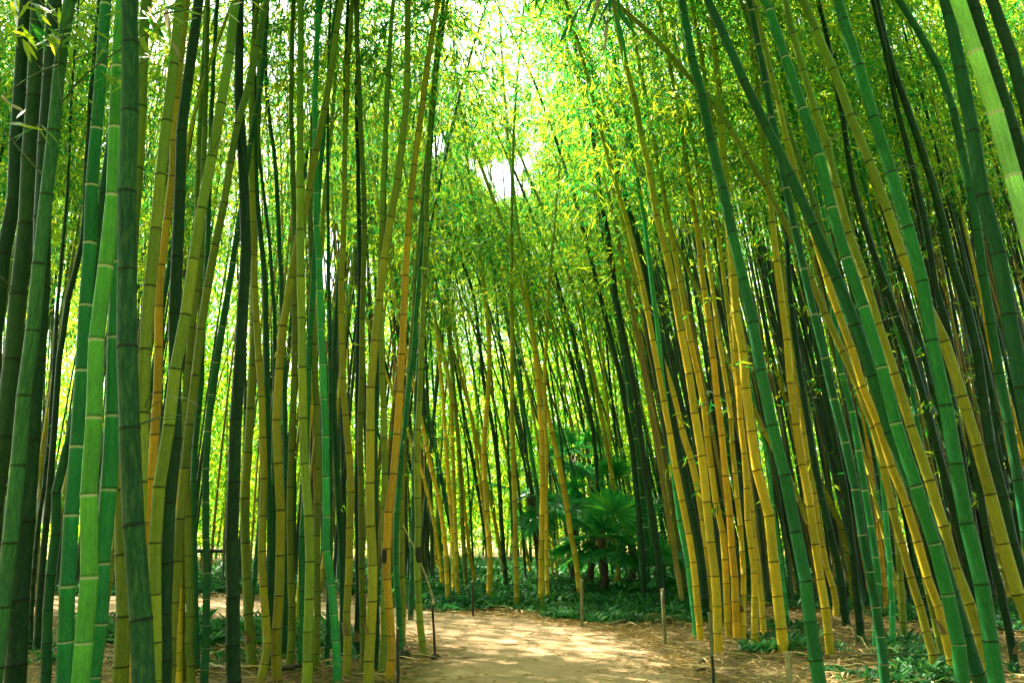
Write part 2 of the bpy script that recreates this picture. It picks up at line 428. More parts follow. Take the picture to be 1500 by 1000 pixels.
B('U', 'tall straight olive bamboo with evenly spaced dark nodes, reaching the frame top', 'yg2', 13, [(449, 1000), (453, 895), (454, 800), (452, 740), (447, 690), (444, 582), (441, 459), (440, 330), (440, 146), (441, 0)], d=8.0)
B('U', 'dull olive bamboo between the tall straight one and the bright emerald one', 'yg', 9, [(463, 980), (465, 898), (465, 789), (466, 694), (463, 602), (460, 500), (458, 400), (455, 330), (460, 150)])
B('U', 'bright emerald bamboo with a curved foot amid the olive culms', 'gr2', 11, [(494, 990), (492, 929), (485, 861), (479, 806), (477, 720), (476, 640), (474, 565), (471, 507), (468, 398), (464, 306), (462, 170), (466, 0)], ring=0.6)
B('U', 'thin dark green bamboo hugging the bright emerald one with the curved foot', 'dg', 7, [(479, 968), (482, 850), (484, 700), (484, 600), (482, 450), (481, 364), (480, 200)])
B('U', 'dark olive thin bamboo leaning behind the one with a kink above the path edge', 'dg', 8, [(503, 960), (502, 864), (497, 762), (491, 660), (488, 560), (492, 470), (500, 380), (503, 330), (505, 200)])
B('U', 'olive bamboo with a slight kink, before the sunlit strip of path', 'yo2', 10, [(508, 985), (509, 878), (512, 806), (513, 721), (511, 660), (504, 590), (501, 520), (500, 430), (503, 330), (505, 220), (510, 100)])
B('U', 'dark bamboo with a blackened foot standing in the sunlit strip of path', 'dk', 8, [(522, 960), (524, 898), (524, 800), (523, 700), (524, 600), (525, 500), (527, 380), (526, 306), (523, 204), (524, 51), (524, 0)])
B('U', 'olive bamboo close beside the one with a blackened foot', 'yg', 9, [(533, 978), (532, 915), (530, 837), (529, 748), (527, 660), (530, 544), (531, 432), (533, 330), (531, 230), (527, 150)])
B('U', 'olive gold bamboo with short joints at its foot, two culms from the orange one', 'yo2', 13, [(541, 1000), (542, 940), (546, 816), (541, 748), (541, 680), (542, 602), (545, 551), (550, 500), (555, 446), (562, 395), (570, 335), (579, 289), (590, 204), (597, 102), (597, 0)], d=8.15)
B('U', 'dim thin bamboo directly behind the olive gold one with short joints', 'dg', 8, [(549, 980), (552, 900), (550, 800), (549, 704), (550, 640), (553, 550), (557, 450), (562, 330), (566, 200)])
B('U', 'slim olive bamboo just beside the orange one with a black band', 'yg2', 9, [(561, 982), (562, 932), (563, 850), (563, 760), (563, 660), (561, 580), (559, 500), (558, 400), (562, 250)])
B('U', 'orange bamboo with a black band, standing at the path edge', 'or', 11, [(570, 996), (574, 950), (573, 915), (569, 874), (565, 835), (567, 790), (575, 714), (581, 650), (585, 578), (590, 483), (594, 400), (598, 330), (604, 265), (612, 204), (620, 136), (632, 60), (641, 0)], band=(804, 824), d=8.3)
B('U', 'emerald slender bamboo leaning up beside the orange one with a black band', 'gr', 8, [(586, 955), (584, 898), (580, 810), (584, 714), (588, 660), (593, 630), (598, 568), (604, 534), (611, 449), (618, 364), (624, 300), (632, 200), (641, 100), (655, 0)])
B('U', 'olive slender bamboo, last of the close row before the path', 'yg', 8, [(588, 945), (590, 900), (589, 850), (588, 748), (591, 660), (598, 560), (607, 440), (616, 330)])
B('U', 'olive bamboo with a black band standing alone on the bare path edge', 'yg2', 9, [(621, 960), (616, 912), (613, 864), (612, 760), (611, 660), (614, 600), (618, 500), (622, 398), (625, 306), (629, 200), (637, 100), (650, 0)], band=(801, 824))
B('U', 'thin dark bamboo rising high behind the lone banded culm and leaning over the path', 'dg', 7, [(600, 930), (604, 800), (608, 640), (616, 480), (629, 340), (651, 238), (668, 160), (684, 100)], d=12.5)

# --- clumps behind the path bend
B('K', 'thin gold stem, lowest slanting one behind the lone banded culm', 'yo', 5, [(649, 864), (635, 762), (619, 694), (600, 640), (585, 600)])
B('K', 'gold bamboo, first of the fanned clump behind the path bend', 'yo', 6, [(656, 888), (652, 796), (646, 745), (626, 660), (618, 620), (605, 560)])
B('K', 'gold bamboo, second of the fanned clump behind the path bend', 'yo', 6, [(665, 873), (662, 762), (653, 660), (652, 629), (645, 540), (635, 450)])
B('K', 'olive gold bamboo, third of the fanned clump behind the path bend', 'yo2', 6, [(671, 882), (667, 779), (663, 660), (659, 568), (645, 500), (632, 442)])
B('K', 'olive bamboo, fourth of the fanned clump behind the path bend', 'yg', 6, [(684, 866), (677, 762), (672, 660), (664, 560), (655, 470)])
B('K', 'thin gold bamboo at the end of the fanned clump, near the first dark post', 'yo', 5, [(698, 856), (688, 810), (682, 760), (676, 690), (668, 600)])
B('K', 'wavy gold bamboo standing alone just beyond the first dark post', 'yo', 7.5, [(716, 883), (718, 823), (716, 779), (712, 728), (708, 660), (713, 602), (717, 534), (714, 466), (705, 398), (698, 330), (692, 290)])
B('K', 'blackish slim bamboo leaning between two gold ones, low among dark plants', 'dk', 6, [(742, 866), (737, 796), (727, 660), (705, 534), (699, 466), (694, 432), (668, 364), (655, 335)])
B('K', 'straight upright gold bamboo midway between the two path posts', 'yo2', 7, [(757, 890), (755, 813), (752, 660), (751, 636), (750, 500), (749, 364), (750, 280)])
B('K', 'gold bamboo, thicker one of the close pair beside the drooping palm', 'yo', 7.5, [(792, 886), (793, 779), (794, 660), (791, 600), (786, 534), (776, 470), (762, 410), (737, 330), (722, 290)])
B('K', 'gold bamboo, slimmer one of the close pair beside the drooping palm', 'yo', 6, [(802, 884), (800, 762), (800, 660), (798, 585), (801, 480), (805, 400), (810, 350)])
B('K', 'emerald slim bamboo crossing behind the close gold pair', 'gr', 6, [(800, 872), (795, 773), (782, 690), (775, 636), (767, 602), (750, 500), (734, 432), (702, 330), (690, 300)])
B('K', 'gold bamboo slanting down into the fan palm, behind the middle post', 'yo', 7.5, [(852, 880), (847, 848), (835, 769), (818, 672), (802, 604), (789, 534), (780, 480)])
B('K', 'black slim bamboo arching out of the fan palm', 'dk', 6, [(885, 868), (876, 719), (871, 653), (858, 568), (842, 500), (822, 432), (801, 364), (785, 330), (763, 272), (746, 235)])
B('K', 'olive gold bamboo arching up right behind the fan palm', 'yo2', 7, [(905, 862), (899, 712), (889, 654), (880, 602), (866, 534), (851, 466), (832, 398), (805, 330), (773, 255)])
B('K', 'black bamboo, slimmer one of the black pair beyond the fan palm', 'dk', 8, [(945, 886), (940, 800), (930, 700), (925, 653), (911, 568), (892, 483), (878, 432), (863, 364), (852, 330), (837, 272), (817, 211)])
B('K', 'black bamboo, thicker one of the black pair beyond the fan palm', 'dk', 10, [(972, 892), (964, 816), (953, 744), (943, 670), (930, 585), (916, 500), (905, 449), (893, 360), (880, 290), (872, 230), (862, 150), (850, 100)])
B('K', 'dim green bamboo with pale rings between the black pair beyond the fan palm', 'dg', 8, [(948, 880), (946, 780), (938, 700), (930, 640), (920, 560), (906, 480), (893, 400)], ring=1, d=15.5)

# --- thicket leaning over the path
B('L', 'emerald bamboo with a pale rim, first of the leaning thicket at the path', 'gr2', 8, [(1019, 932), (1012, 850), (996, 762), (986, 694), (977, 600), (972, 568), (965, 500), (953, 398), (945, 330), (930, 240)])
B('L', 'gold bamboo beside the pale rimmed emerald one, first gold culm of the leaning thicket', 'yo', 9, [(1027, 936), (1016, 830), (1001, 745), (991, 694), (983, 640), (975, 600), (962, 534), (954, 483), (940, 415), (921, 335), (905, 280), (890, 230), (872, 160)])
B('L', 'thick black bamboo in the shade behind the first gold culm of the leaning thicket', 'dk', 12, [(1033, 908), (1027, 813), (1013, 745), (995, 660), (985, 610), (975, 560), (960, 480), (945, 400), (930, 340)])
B('L', 'second black bamboo in the shade between the first two thick gold culms', 'dk', 9, [(1047, 890), (1036, 810), (1022, 745), (1003, 660), (990, 600), (972, 520), (950, 420)])
B('L', 'gold bamboo dipping behind the thick gold one with an olive foot', 'yo', 10, [(1041, 900), (1034, 796), (1022, 714), (1006, 650), (994, 612), (984, 568), (965, 517), (952, 470), (930, 390), (905, 300)])
B('L', 'thick gold bamboo with an olive foot behind the two-tone path post', 'yo', 12, [(1052, 955), (1048, 854), (1039, 779), (1027, 660), (1015, 588), (1007, 534), (998, 490), (990, 442), (982, 395), (969, 340), (958, 296), (950, 245), (938, 194), (929, 146), (915, 85), (902, 20)])
B('L', 'gold bamboo slanting beside the thick one with an olive foot', 'yo', 9, [(1067, 932), (1063, 850), (1060, 790), (1046, 720), (1039, 660), (1027, 568), (1017, 527), (1008, 486), (1001, 442), (993, 395), (982, 335), (968, 260), (955, 190), (940, 110)])
B('L', 'most orange bamboo of the leaning thicket, with close set joints', 'or2', 10, [(1079, 934), (1076, 864), (1072, 803), (1066, 721), (1060, 660), (1052, 592), (1048, 548), (1041, 503), (1036, 459), (1030, 408), (1022, 340), (1012, 289), (1006, 245), (1000, 204), (994, 163), (980, 88), (965, 0)])
B('L', 'slim gold bamboo right beside the most orange one', 'yo', 7.5, [(1088, 934), (1089, 864), (1088, 818), (1083, 755), (1075, 680), (1070, 609), (1059, 531), (1050, 470), (1040, 400), (1032, 330), (1018, 230)])
B('L', 'gold bamboo with a green foot in a tuft of grass', 'yo', 9, [(1107, 948), (1106, 918), (1104, 833), (1096, 755), (1090, 660), (1086, 622), (1079, 527), (1072, 430), (1066, 350), (1055, 260)])
B('L', 'short jointed gold bamboo between the green footed one and the thickest gold one', 'yo', 8, [(1119, 926), (1113, 860), (1107, 800), (1100, 740), (1090, 660), (1080, 570)])
B('L', 'thickest gold bamboo of the leaning thicket, standing beside the square pale post', 'yo', 14, [(1149, 955), (1143, 908), (1138, 864), (1131, 810), (1126, 762), (1114, 704), (1105, 660), (1095, 585), (1085, 500), (1078, 456), (1075, 412), (1070, 355), (1062, 260), (1055, 170), (1045, 60)])
B('L', 'thin pale green bamboo hugging the thickest gold one', 'gr2', 5.5, [(1154, 915), (1143, 813), (1132, 745), (1123, 660), (1107, 602), (1090, 500), (1075, 400)])
B('L', 'dark emerald bamboo, thick and smooth, rising closest to the square pale post', 'dg2', 17, [(1201, 1005), (1194, 949), (1185, 891), (1172, 813), (1161, 745), (1141, 660), (1122, 575), (1106, 490), (1090, 415), (1072, 340), (1059, 279), (1043, 211), (1030, 146), (1013, 82), (1004, 27), (998, -10)], d=7.9, wear=0.3)
B('L', 'thin gold stem slanting flatter than its neighbours behind the smooth dark emerald culm', 'yo2', 7, [(1212, 915), (1200, 830), (1190, 785), (1175, 745), (1155, 694), (1129, 650), (1099, 588), (1076, 548), (1061, 517), (1045, 480)])
B('L', 'gold bamboo with long joints, next beyond the smooth dark emerald culm', 'yo', 11.5, [(1217, 957), (1211, 905), (1203, 857), (1197, 816), (1191, 781), (1187, 742), (1180, 701), (1173, 660), (1166, 616), (1160, 573), (1154, 527), (1150, 483), (1144, 435), (1139, 388), (1133, 337), (1124, 250), (1112, 150)])
B('L', 'gold bamboo with a bowed foot, tucked behind the long jointed gold one', 'yo', 8, [(1224, 902), (1222, 864), (1213, 837), (1206, 810), (1199, 765), (1192, 720), (1183, 670), (1176, 620), (1166, 550), (1156, 470)])
B('L', 'black slim bamboo behind the bowed gold foot, reaching straight to the frame top', 'dk', 10, [(1240, 915), (1229, 830), (1212, 760), (1200, 715), (1186, 635), (1170, 540), (1158, 440), (1151, 340), (1136, 204), (1117, 119), (1095, 0)])
B('L', 'gold bamboo crossing flat over two black ones, dark wedge beneath it', 'yo2', 8, [(1250, 882), (1249, 864), (1243, 813), (1239, 786), (1222, 748), (1203, 708), (1187, 670), (1156, 599), (1136, 544), (1116, 503), (1095, 455)])
B('L', 'black bamboo in the dark wedge under the flat crossing gold stem', 'dk', 10, [(1261, 935), (1252, 840), (1245, 780), (1235, 700), (1225, 660), (1210, 580), (1196, 500)])
B('L', 'emerald bamboo with pale rings behind the dark ringed culm near the fallen stick', 'gr', 10, [(1282, 948), (1285, 837), (1275, 769), (1268, 728), (1258, 660), (1250, 610), (1240, 575), (1231, 530), (1221, 449), (1212, 400), (1200, 340)], ring=1)
B('L', 'thin orange stem glimpsed between two emerald ringed culms', 'or', 6, [(1298, 892), (1291, 813), (1281, 728), (1273, 660), (1262, 600), (1248, 540)])
B('L', 'dark bamboo with thin pale rings, its foot standing before the grass tuft', 'dg', 12.5, [(1297, 1005), (1290, 939), (1285, 901), (1278, 854), (1268, 806), (1259, 752), (1249, 697), (1240, 655), (1224, 595), (1204, 507), (1185, 425), (1165, 340), (1150, 270), (1135, 190)], ring=0.7, d=8.0)
B('L', 'upright emerald bamboo with white rings, straightest of the leaning thicket', 'gr2', 8, [(1307, 945), (1305, 861), (1300, 789), (1295, 721), (1286, 665), (1270, 610), (1255, 560), (1243, 500)], ring=1)
B('L', 'short olive bamboo with a dry sheathed foot behind the grass tuft', 'yg', 9, [(1324, 934), (1320, 864), (1315, 796), (1310, 740), (1300, 660), (1290, 590)])
B('L', 'very long gold bamboo slanting across the whole thicket to the top leaves', 'yo2', 11, [(1371, 985), (1355, 912), (1342, 874), (1333, 839), (1321, 796), (1310, 752), (1299, 704), (1287, 645), (1260, 575), (1234, 514), (1208, 456), (1183, 398), (1160, 347), (1131, 289), (1103, 245), (1081, 204), (1047, 155), (1007, 112), (970, 68), (916, 17)], d=8.6)
B('L', 'gold bamboo running just under the very long slanting one', 'yo', 11.5, [(1395, 995), (1387, 939), (1376, 895), (1361, 850), (1347, 801), (1330, 747), (1308, 691), (1292, 640), (1269, 582), (1251, 524), (1232, 469), (1214, 415), (1200, 370), (1185, 320), (1165, 250), (1140, 150)], d=8.4)
B('L', 'olive gold bamboo with a mossy foot, one of three behind the emerald culm', 'yg', 9, [(1386, 984), (1378, 950), (1367, 898), (1356, 850), (1345, 800), (1325, 730), (1305, 660)], d=8.9)
B('L', 'thick emerald bamboo with few pale joints, leaning in front of a nearly black one', 'gr3', 18, [(1410, 1005), (1408, 975), (1391, 891), (1376, 823), (1357, 762), (1340, 705), (1323, 660), (1297, 565), (1265, 452), (1231, 350), (1204, 245), (1177, 167), (1150, 85), (1120, 0)], ring=0.5, d=6.9)
B('L', 'thick nearly black bamboo leaning behind the emerald one with few pale joints', 'dg', 18, [(1440, 1010), (1424, 965), (1402, 885), (1382, 825), (1356, 755), (1330, 700), (1309, 650), (1288, 582), (1250, 469), (1209, 367), (1193, 335), (1166, 272), (1123, 187), (1085, 109), (1052, 34), (1037, 0)], d=7.3)
B('L', 'straight gold bamboo just before the big bright emerald culm', 'yo2', 14, [(1446, 982), (1434, 930), (1417, 879), (1400, 827), (1381, 767), (1362, 706), (1346, 660), (1339, 640), (1320, 577), (1298, 507), (1276, 439), (1255, 369), (1241, 335), (1233, 306), (1220, 245), (1204, 187), (1180, 119), (1163, 51), (1150, 0)], d=7.9)
B('L', 'olive gold thick bamboo passing behind the big bright emerald culm', 'yo2', 16, [(1530, 980), (1510, 920), (1493, 867), (1475, 813), (1459, 750), (1434, 668), (1420, 616), (1400, 548), (1375, 475), (1337, 412), (1312, 340), (1292, 286), (1267, 221), (1239, 155), (1214, 88), (1188, 24), (1178, 0)], d=7.5)
B('L', 'big bright emerald bamboo with dark joints, thickest emerald of the leaning thicket', 'gr3', 20, [(1460, 1005), (1452, 940), (1444, 878), (1429, 815), (1413, 755), (1402, 690), (1394, 640), (1373, 536), (1353, 425), (1326, 320), (1303, 245), (1276, 160), (1251, 78), (1229, 0)], d=6.6, wear=0.6)
B('L', 'black bamboo in the shade right behind the big bright emerald culm', 'dk', 11, [(1444, 960), (1430, 890), (1412, 810), (1392, 728), (1377, 670), (1350, 568), (1312, 463), (1290, 400), (1268, 337), (1250, 270), (1232, 160), (1212, 60)], d=9.5)
B('L', 'black bamboo with its foot on pale litter between the bright emerald and olive gold culms', 'dk', 10, [(1487, 980), (1480, 932), (1466, 864), (1448, 796), (1438, 728), (1422, 660), (1408, 580), (1390, 490), (1372, 420), (1355, 330), (1340, 260), (1320, 180), (1302, 100)])
B('L', 'thick black bamboo crossing behind the olive gold one towards the dark arching culm', 'dk', 14, [(1530, 960), (1500, 850), (1475, 760), (1462, 700), (1453, 670), (1443, 602), (1422, 473), (1400, 400), (1383, 330), (1360, 250), (1330, 160), (1305, 90), (1290, 30)], d=8.6)
B('L', 'thin orange lit stem beyond the black bamboo with its foot on pale litter', 'or', 6, [(1512, 900), (1499, 790), (1488, 715), (1478, 660), (1468, 600), (1455, 530)], d=11)
B('L', 'thick dark green bamboo touching the pale culm with white rings', 'dg', 23, [(1560, 900), (1545, 830), (1520, 700), (1502, 602), (1490, 537), (1471, 415), (1453, 330), (1441, 292), (1421, 167), (1396, 44), (1385, 0)], d=5.8)
B('L', 'pale jade bamboo with broad white rings, thickest and lightest of all', 'pale', 26, [(1600, 860), (1560, 640), (1545, 520), (1515, 380), (1492, 289), (1459, 165), (1419, 43), (1404, 0)], ring=2, d=5.2)
B('L', 'black bamboo right behind the pale jade culm with broad white rings', 'dk', 24, [(1590, 700), (1545, 420), (1500, 250), (1470, 140), (1440, 55), (1420, -10)], d=5.9)
B('L', 'dark thick bamboo, outermost of the leaning thicket beyond the pale jade culm', 'dk', 22, [(1600, 600), (1560, 400), (1525, 260), (1505, 170), (1484, 82), (1454, 0)], d=5.5)
B('L', 'dark bamboo arching strongly behind the thick dark green one beside the pale jade culm', 'dg', 14, [(1520, 900), (1490, 700), (1465, 550), (1440, 400), (1425, 300), (1405, 200), (1391, 136), (1371, 88), (1336, 31), (1316, 0)], d=7.2)

COL = {
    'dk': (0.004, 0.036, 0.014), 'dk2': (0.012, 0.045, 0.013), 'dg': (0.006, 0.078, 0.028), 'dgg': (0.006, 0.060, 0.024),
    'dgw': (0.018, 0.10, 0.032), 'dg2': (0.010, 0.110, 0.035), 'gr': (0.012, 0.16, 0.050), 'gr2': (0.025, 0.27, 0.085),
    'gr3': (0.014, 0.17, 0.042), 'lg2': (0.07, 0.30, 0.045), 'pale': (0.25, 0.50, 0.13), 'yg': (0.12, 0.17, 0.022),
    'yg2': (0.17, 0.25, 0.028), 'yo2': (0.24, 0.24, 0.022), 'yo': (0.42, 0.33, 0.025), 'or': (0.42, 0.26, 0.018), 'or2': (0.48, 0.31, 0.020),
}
GROUP = {'U': 'bamboos of the upright thicket', 'K': 'bamboos behind the path bend', 'L': 'bamboos of the leaning thicket'}
# ------------------------------------------------------------------ building a bamboo
def catmull(P, per=8):
    P = np.asarray(P, float)
    n = len(P)
    if n < 3:
        t = np.linspace(0, 1, per + 1)[:, None]
        return P[0] * (1 - t) + P[1] * t
    # tangents by chord length: no overshoot where points are uneven
    d = np.linalg.norm(np.diff(P, axis=0), axis=1)
    s = np.concatenate([[0], np.cumsum(d)])
    M = np.zeros_like(P)
    for i in range(1, n - 1):
        a = (P[i] - P[i - 1]) / d[i - 1]
        b = (P[i + 1] - P[i]) / d[i]
        M[i] = (a * d[i] + b * d[i - 1]) / (d[i] + d[i - 1])
    M[0] = (P[1] - P[0]) / d[0] * 1.5 - M[1] * 0.5
    M[-1] = (P[-1] - P[-2]) / d[-1] * 1.5 - M[-2] * 0.5
    out = [P[0]]
    for i in range(n - 1):
        h = d[i]
        for t in np.linspace(0, 1, per + 1)[1:]:
            t2, t3 = t * t, t ** 3
            out.append((2 * t3 - 3 * t2 + 1) * P[i] + (t3 - 2 * t2 + t) * h * M[i] + (-2 * t3 + 3 * t2) * P[i + 1] + (t3 - t2) * h * M[i + 1])
    return np.array(out)


def extend_up(P, S, toward):
    """carry a culm on above its last known point, bending over more and more"""
    P = list(P)
    d = norm(P[-1] - P[-4])
    s = sum(np.linalg.norm(P[i + 1] - P[i]) for i in range(len(P) - 1))
    while s < S:
        f = max(0.0, s / S - 0.35)
        d = norm(d + (toward * 0.012 + np.array([0, 0, -0.055]) * f) * (0.6 + 1.6 * f))
        P.append(P[-1] + d * 0.4)
        s += 0.4
    return np.array(P)


def resample(P, step):
    d = np.linalg.norm(np.diff(P, axis=0), axis=1)
    s = np.concatenate([[0], np.cumsum(d)])
    return s, s[-1]


def interp(P, s, q):
    return np.stack([np.interp(q, s, P[:, k]) for k in range(3)], -1)


def culm_mesh(name, P, D, S, sides, detail, r):
    """segmented culm: swollen nodes, a groove above each, slightly kinked joints"""
    s, tot = resample(P, 0)
    q, nodes = 0.02, []
    while q < tot - 0.05:
        nodes.append(q)
        L = D * (2.2 + 2.9 * min(1.0, q / 1.5)) * (1 - 0.25 * q / tot)
        q += max(0.07, min(L, 0.46)) * r.uniform(0.9, 1.1)
    nodes = np.array(nodes)
    offs = np.array([-0.11, -0.040, -0.016, 0.0, 0.022, 0.05, 0.11]) * D * 1.4 if detail else np.array([-0.03, 0.0, 0.03]) * D * 1.6
    bul = np.array([1.0, 1.03, 1.09, 1.02, 1.075, 1.02, 0.99]) if detail else np.array([1.01, 1.08, 0.985])
    qs = (nodes[:, None] + offs[None, :])
    frac = np.where(offs < 0, 1.0, 0.0)
    seg = np.append(np.diff(nodes), nodes[-1] - nodes[-2])
    vv = np.arange(len(nodes))[:, None] + offs[None, :] / seg[:, None]
    qf = qs.ravel()
    vf = vv.ravel()
    bf = np.tile(bul, len(nodes))
    ok = (qf > 0.0) & (qf < tot)
    qf, vf, bf = qf[ok], vf[ok], bf[ok]
    qf = np.concatenate([[0.0], qf, [tot]])
    vf = np.concatenate([[vf[0] - 0.02], vf, [vf[-1] + 1]])
    bf = np.concatenate([[1.05], bf, [0.5]])
    pos = interp(P, s, qf)
    kink = r.normal(0, 0.05 * D, (len(nodes), 3)) * np.array([1, 1, 0])
    pos += interp(np.concatenate([kink]), nodes, qf)
    h = qf / S
    foot = 1 + 0.10 * np.exp(-qf / (D * 3))
    rad = D / 2 * (1 - 0.86 * np.clip(h, 0, 1) ** 1.35) * bf * foot
    V, Q, th = tube(pos, np.maximum(rad, 0.003), sides)
    u = th
    me = mesh_np(name, V, Q, [M_CULM], None, True, point={'v': np.repeat(vf, sides), 'u': u})
    return me, nodes, s, tot


GAPS = [(722, 252, 26, 22), (752, 262, 34, 26), (735, 280, 20, 14), (770, 236, 18, 14), (668, 62, 18, 12), (692, 78, 11, 9), (641, 212, 13, 22), (785, 210, 10, 10), (520, 400, 30, 40), (478, 392, 18, 36), (450, 160, 8, 9), (493, 350, 14, 26),
        (1006, 112, 9, 8), (1170, 30, 10, 9), (928, 196, 10, 7), (690, 238, 9, 10), (600, 95, 7, 10), (505, 30, 6, 8), (575, 42, 6, 9), (545, 125, 7, 8),
        (30, 520, 16, 60), (10, 560, 16, 60), (80, 470, 14, 60), (46, 700, 9, 30), (150, 560, 6, 40), (62, 640, 9, 60)]


def keep_open(P, r):
    """openings in the leaf cover through which the sky shows"""
    px, py, yf = project(P)
    keep = np.ones(len(P), bool)
    for (cx, cy, rx, ry) in GAPS:
        e = ((px - cx) / rx) ** 2 + ((py - cy) / ry) ** 2
        e = e + 0.55 * np.sin(px / rx * 2.9 + cy) * np.sin(py / ry * 2.3 + cx) + 0.35 * np.sin(px / rx * 6.1 + py / ry * 4.7)
        keep &= ~((yf > 9) & (e < r.uniform(0.15, 1.75, len(P)) ** 1.0))
    return keep


def crown_mesh(P, s, tot, nodes, h0, nleaf, lsize, r, thick=1.0, low=0.0, bl=1.0, lowleaf=0.10):
    """twigs at the nodes of the upper culm and the leaves they carry"""
    zc = interp(P, s, nodes)[:, 2]
    up = nodes[(zc > h0)]
    if len(up) < 3:
        up = nodes[-6:]
    lo = nodes[(zc > 1.4) & (zc <= h0)]
    lo = lo[r.random(len(lo)) < low]
    Vt, Qt, nV = [], [], 0
    LP, LD, LN, LL, LW = [], [], [], [], []
    rel = (up - up[0]) / max(tot - up[0], 1e-3)
    length = bl * (0.55 + 1.0 * np.sin(np.clip(rel * 1.1 + 0.12, 0, 1) * math.pi) ** 0.8) * (1 - 0.45 * rel)
    wgt = np.maximum(length, 0.15)
    jobs = [(q, L, w, False) for q, L, w in zip(up, length, wgt)] + [(q, 0.65, lowleaf, True) for q in lo]
    tw = sum(j[2] for j in jobs)
    az = r.uniform(0, 6.28)
    for (q, L, w, isl) in jobs:
        p = interp(P, s, np.array([q]))[0]
        az += math.pi + r.normal(0, 0.5)
        for b in (-0.35, 0.35):
            a = az + b + r.normal(0, 0.15)
            l = L * r.uniform(0.6, 1.25)
            e = r.uniform(0.5, 1.05)
            out = np.array([math.cos(a), math.sin(a), 0])
            d0 = out * math.cos(e) + np.array([0, 0, math.sin(e)])
            t = np.linspace(0, 1, 5)[:, None]
            bp = p + d0 * l * t + np.array([0, 0, -1.0]) * (l * 0.55) * t ** 2
            V, Q, _ = tube(bp, np.linspace(0.0045, 0.0012, 5) * thick, 3)
            Vt.append(V)
            Qt.append(Q + nV)
            nV += len(V)
            n = r.poisson(nleaf * w / tw / 2)
            if n == 0:
                continue
            tt = r.uniform(0.25, 1.05, n) ** 0.8
            base = p + d0 * l * tt[:, None] + np.array([0, 0, -1.0]) * (l * 0.55) * (tt ** 2)[:, None]
            # leaves hang in small fans at the ends of side twigs
            nf = max(1, n // 5)
            fan = r.normal(0, 1, (nf, 3)) * np.array([0.20, 0.20, 0.16])
            fi = r.integers(0, nf, n)
            base = base + fan[fi] + r.normal(0, 0.025, (n, 3))
            fd = norm(fan + out * 0.15 + r.normal(0, 0.1, (nf, 3)))[fi]
            D = fd * 0.7 + r.normal(0, 0.5, (n, 3)) + np.array([0, 0, -0.55])
            LP.append(base)
            LD.append(D)
            LN.append(r.normal(0, 0.7, (n, 3)) + np.array([0, 0, 1.0]))
            LL.append(lsize * r.uniform(0.65, 1.3, n))
            LW.append(lsize * 0.165 * r.uniform(0.75, 1.2, n))
    LP, LD, LN = np.concatenate(LP), np.concatenate(LD), np.concatenate(LN)
    LL, LW = np.concatenate(LL), np.concatenate(LW)
    k = keep_open(LP, r) & (LP[:, 2] > 0.1)
    LP, LD, LN, LL, LW = LP[k], LD[k], LN[k], LL[k], LW[k]
    V, Q = leaf_quads(LP, LD, LN, LL, LW)
    Vt, Qt = np.concatenate(Vt), np.concatenate(Qt)
    rnd = np.concatenate([np.full(len(Qt), 0.4), r.random(len(Q)) * 0.988])
    return mesh_np('crown', np.concatenate([Vt, V]), np.concatenate([Qt, Q + len(Vt)]), [M_TWIG, M_LEAF],
                   np.concatenate([np.zeros(len(Qt)), np.ones(len(Q))]), False, face={'rnd': rnd})


N_LEAVES = 0


def plant_bamboo(P, D, S, col, ring, wear, sides, detail, h0, nleaf, lsize, label, group, r, low=0.0, bl=1.0, lowleaf=0.10):
    global N_LEAVES
    base = P[0].copy()
    root = empty('bamboo_plant', base)
    tag(root, label, 'bamboo', group)
    P = P - base
    me, nodes, s, tot = culm_mesh('culm', P, D, S, sides, detail, r)
    o = link('culm', me, root)
    o.color = (*col, 1)
    o['ring'] = float(ring)
    o['wear'] = float(wear)
    Pw = P + base
    cm = crown_mesh(Pw, s, tot, nodes, h0, nleaf, lsize, r, low=low, bl=bl, lowleaf=lowleaf)
    N_LEAVES += len(cm.polygons)
    co = np.empty(len(cm.vertices) * 3, np.float32)
    cm.vertices.foreach_get('co', co)
    co = co.reshape(-1, 3) - base.astype(np.float32)
    cm.vertices.foreach_set('co', co.ravel())
    link('crown', cm, root)
    return root, o, nodes, s, tot


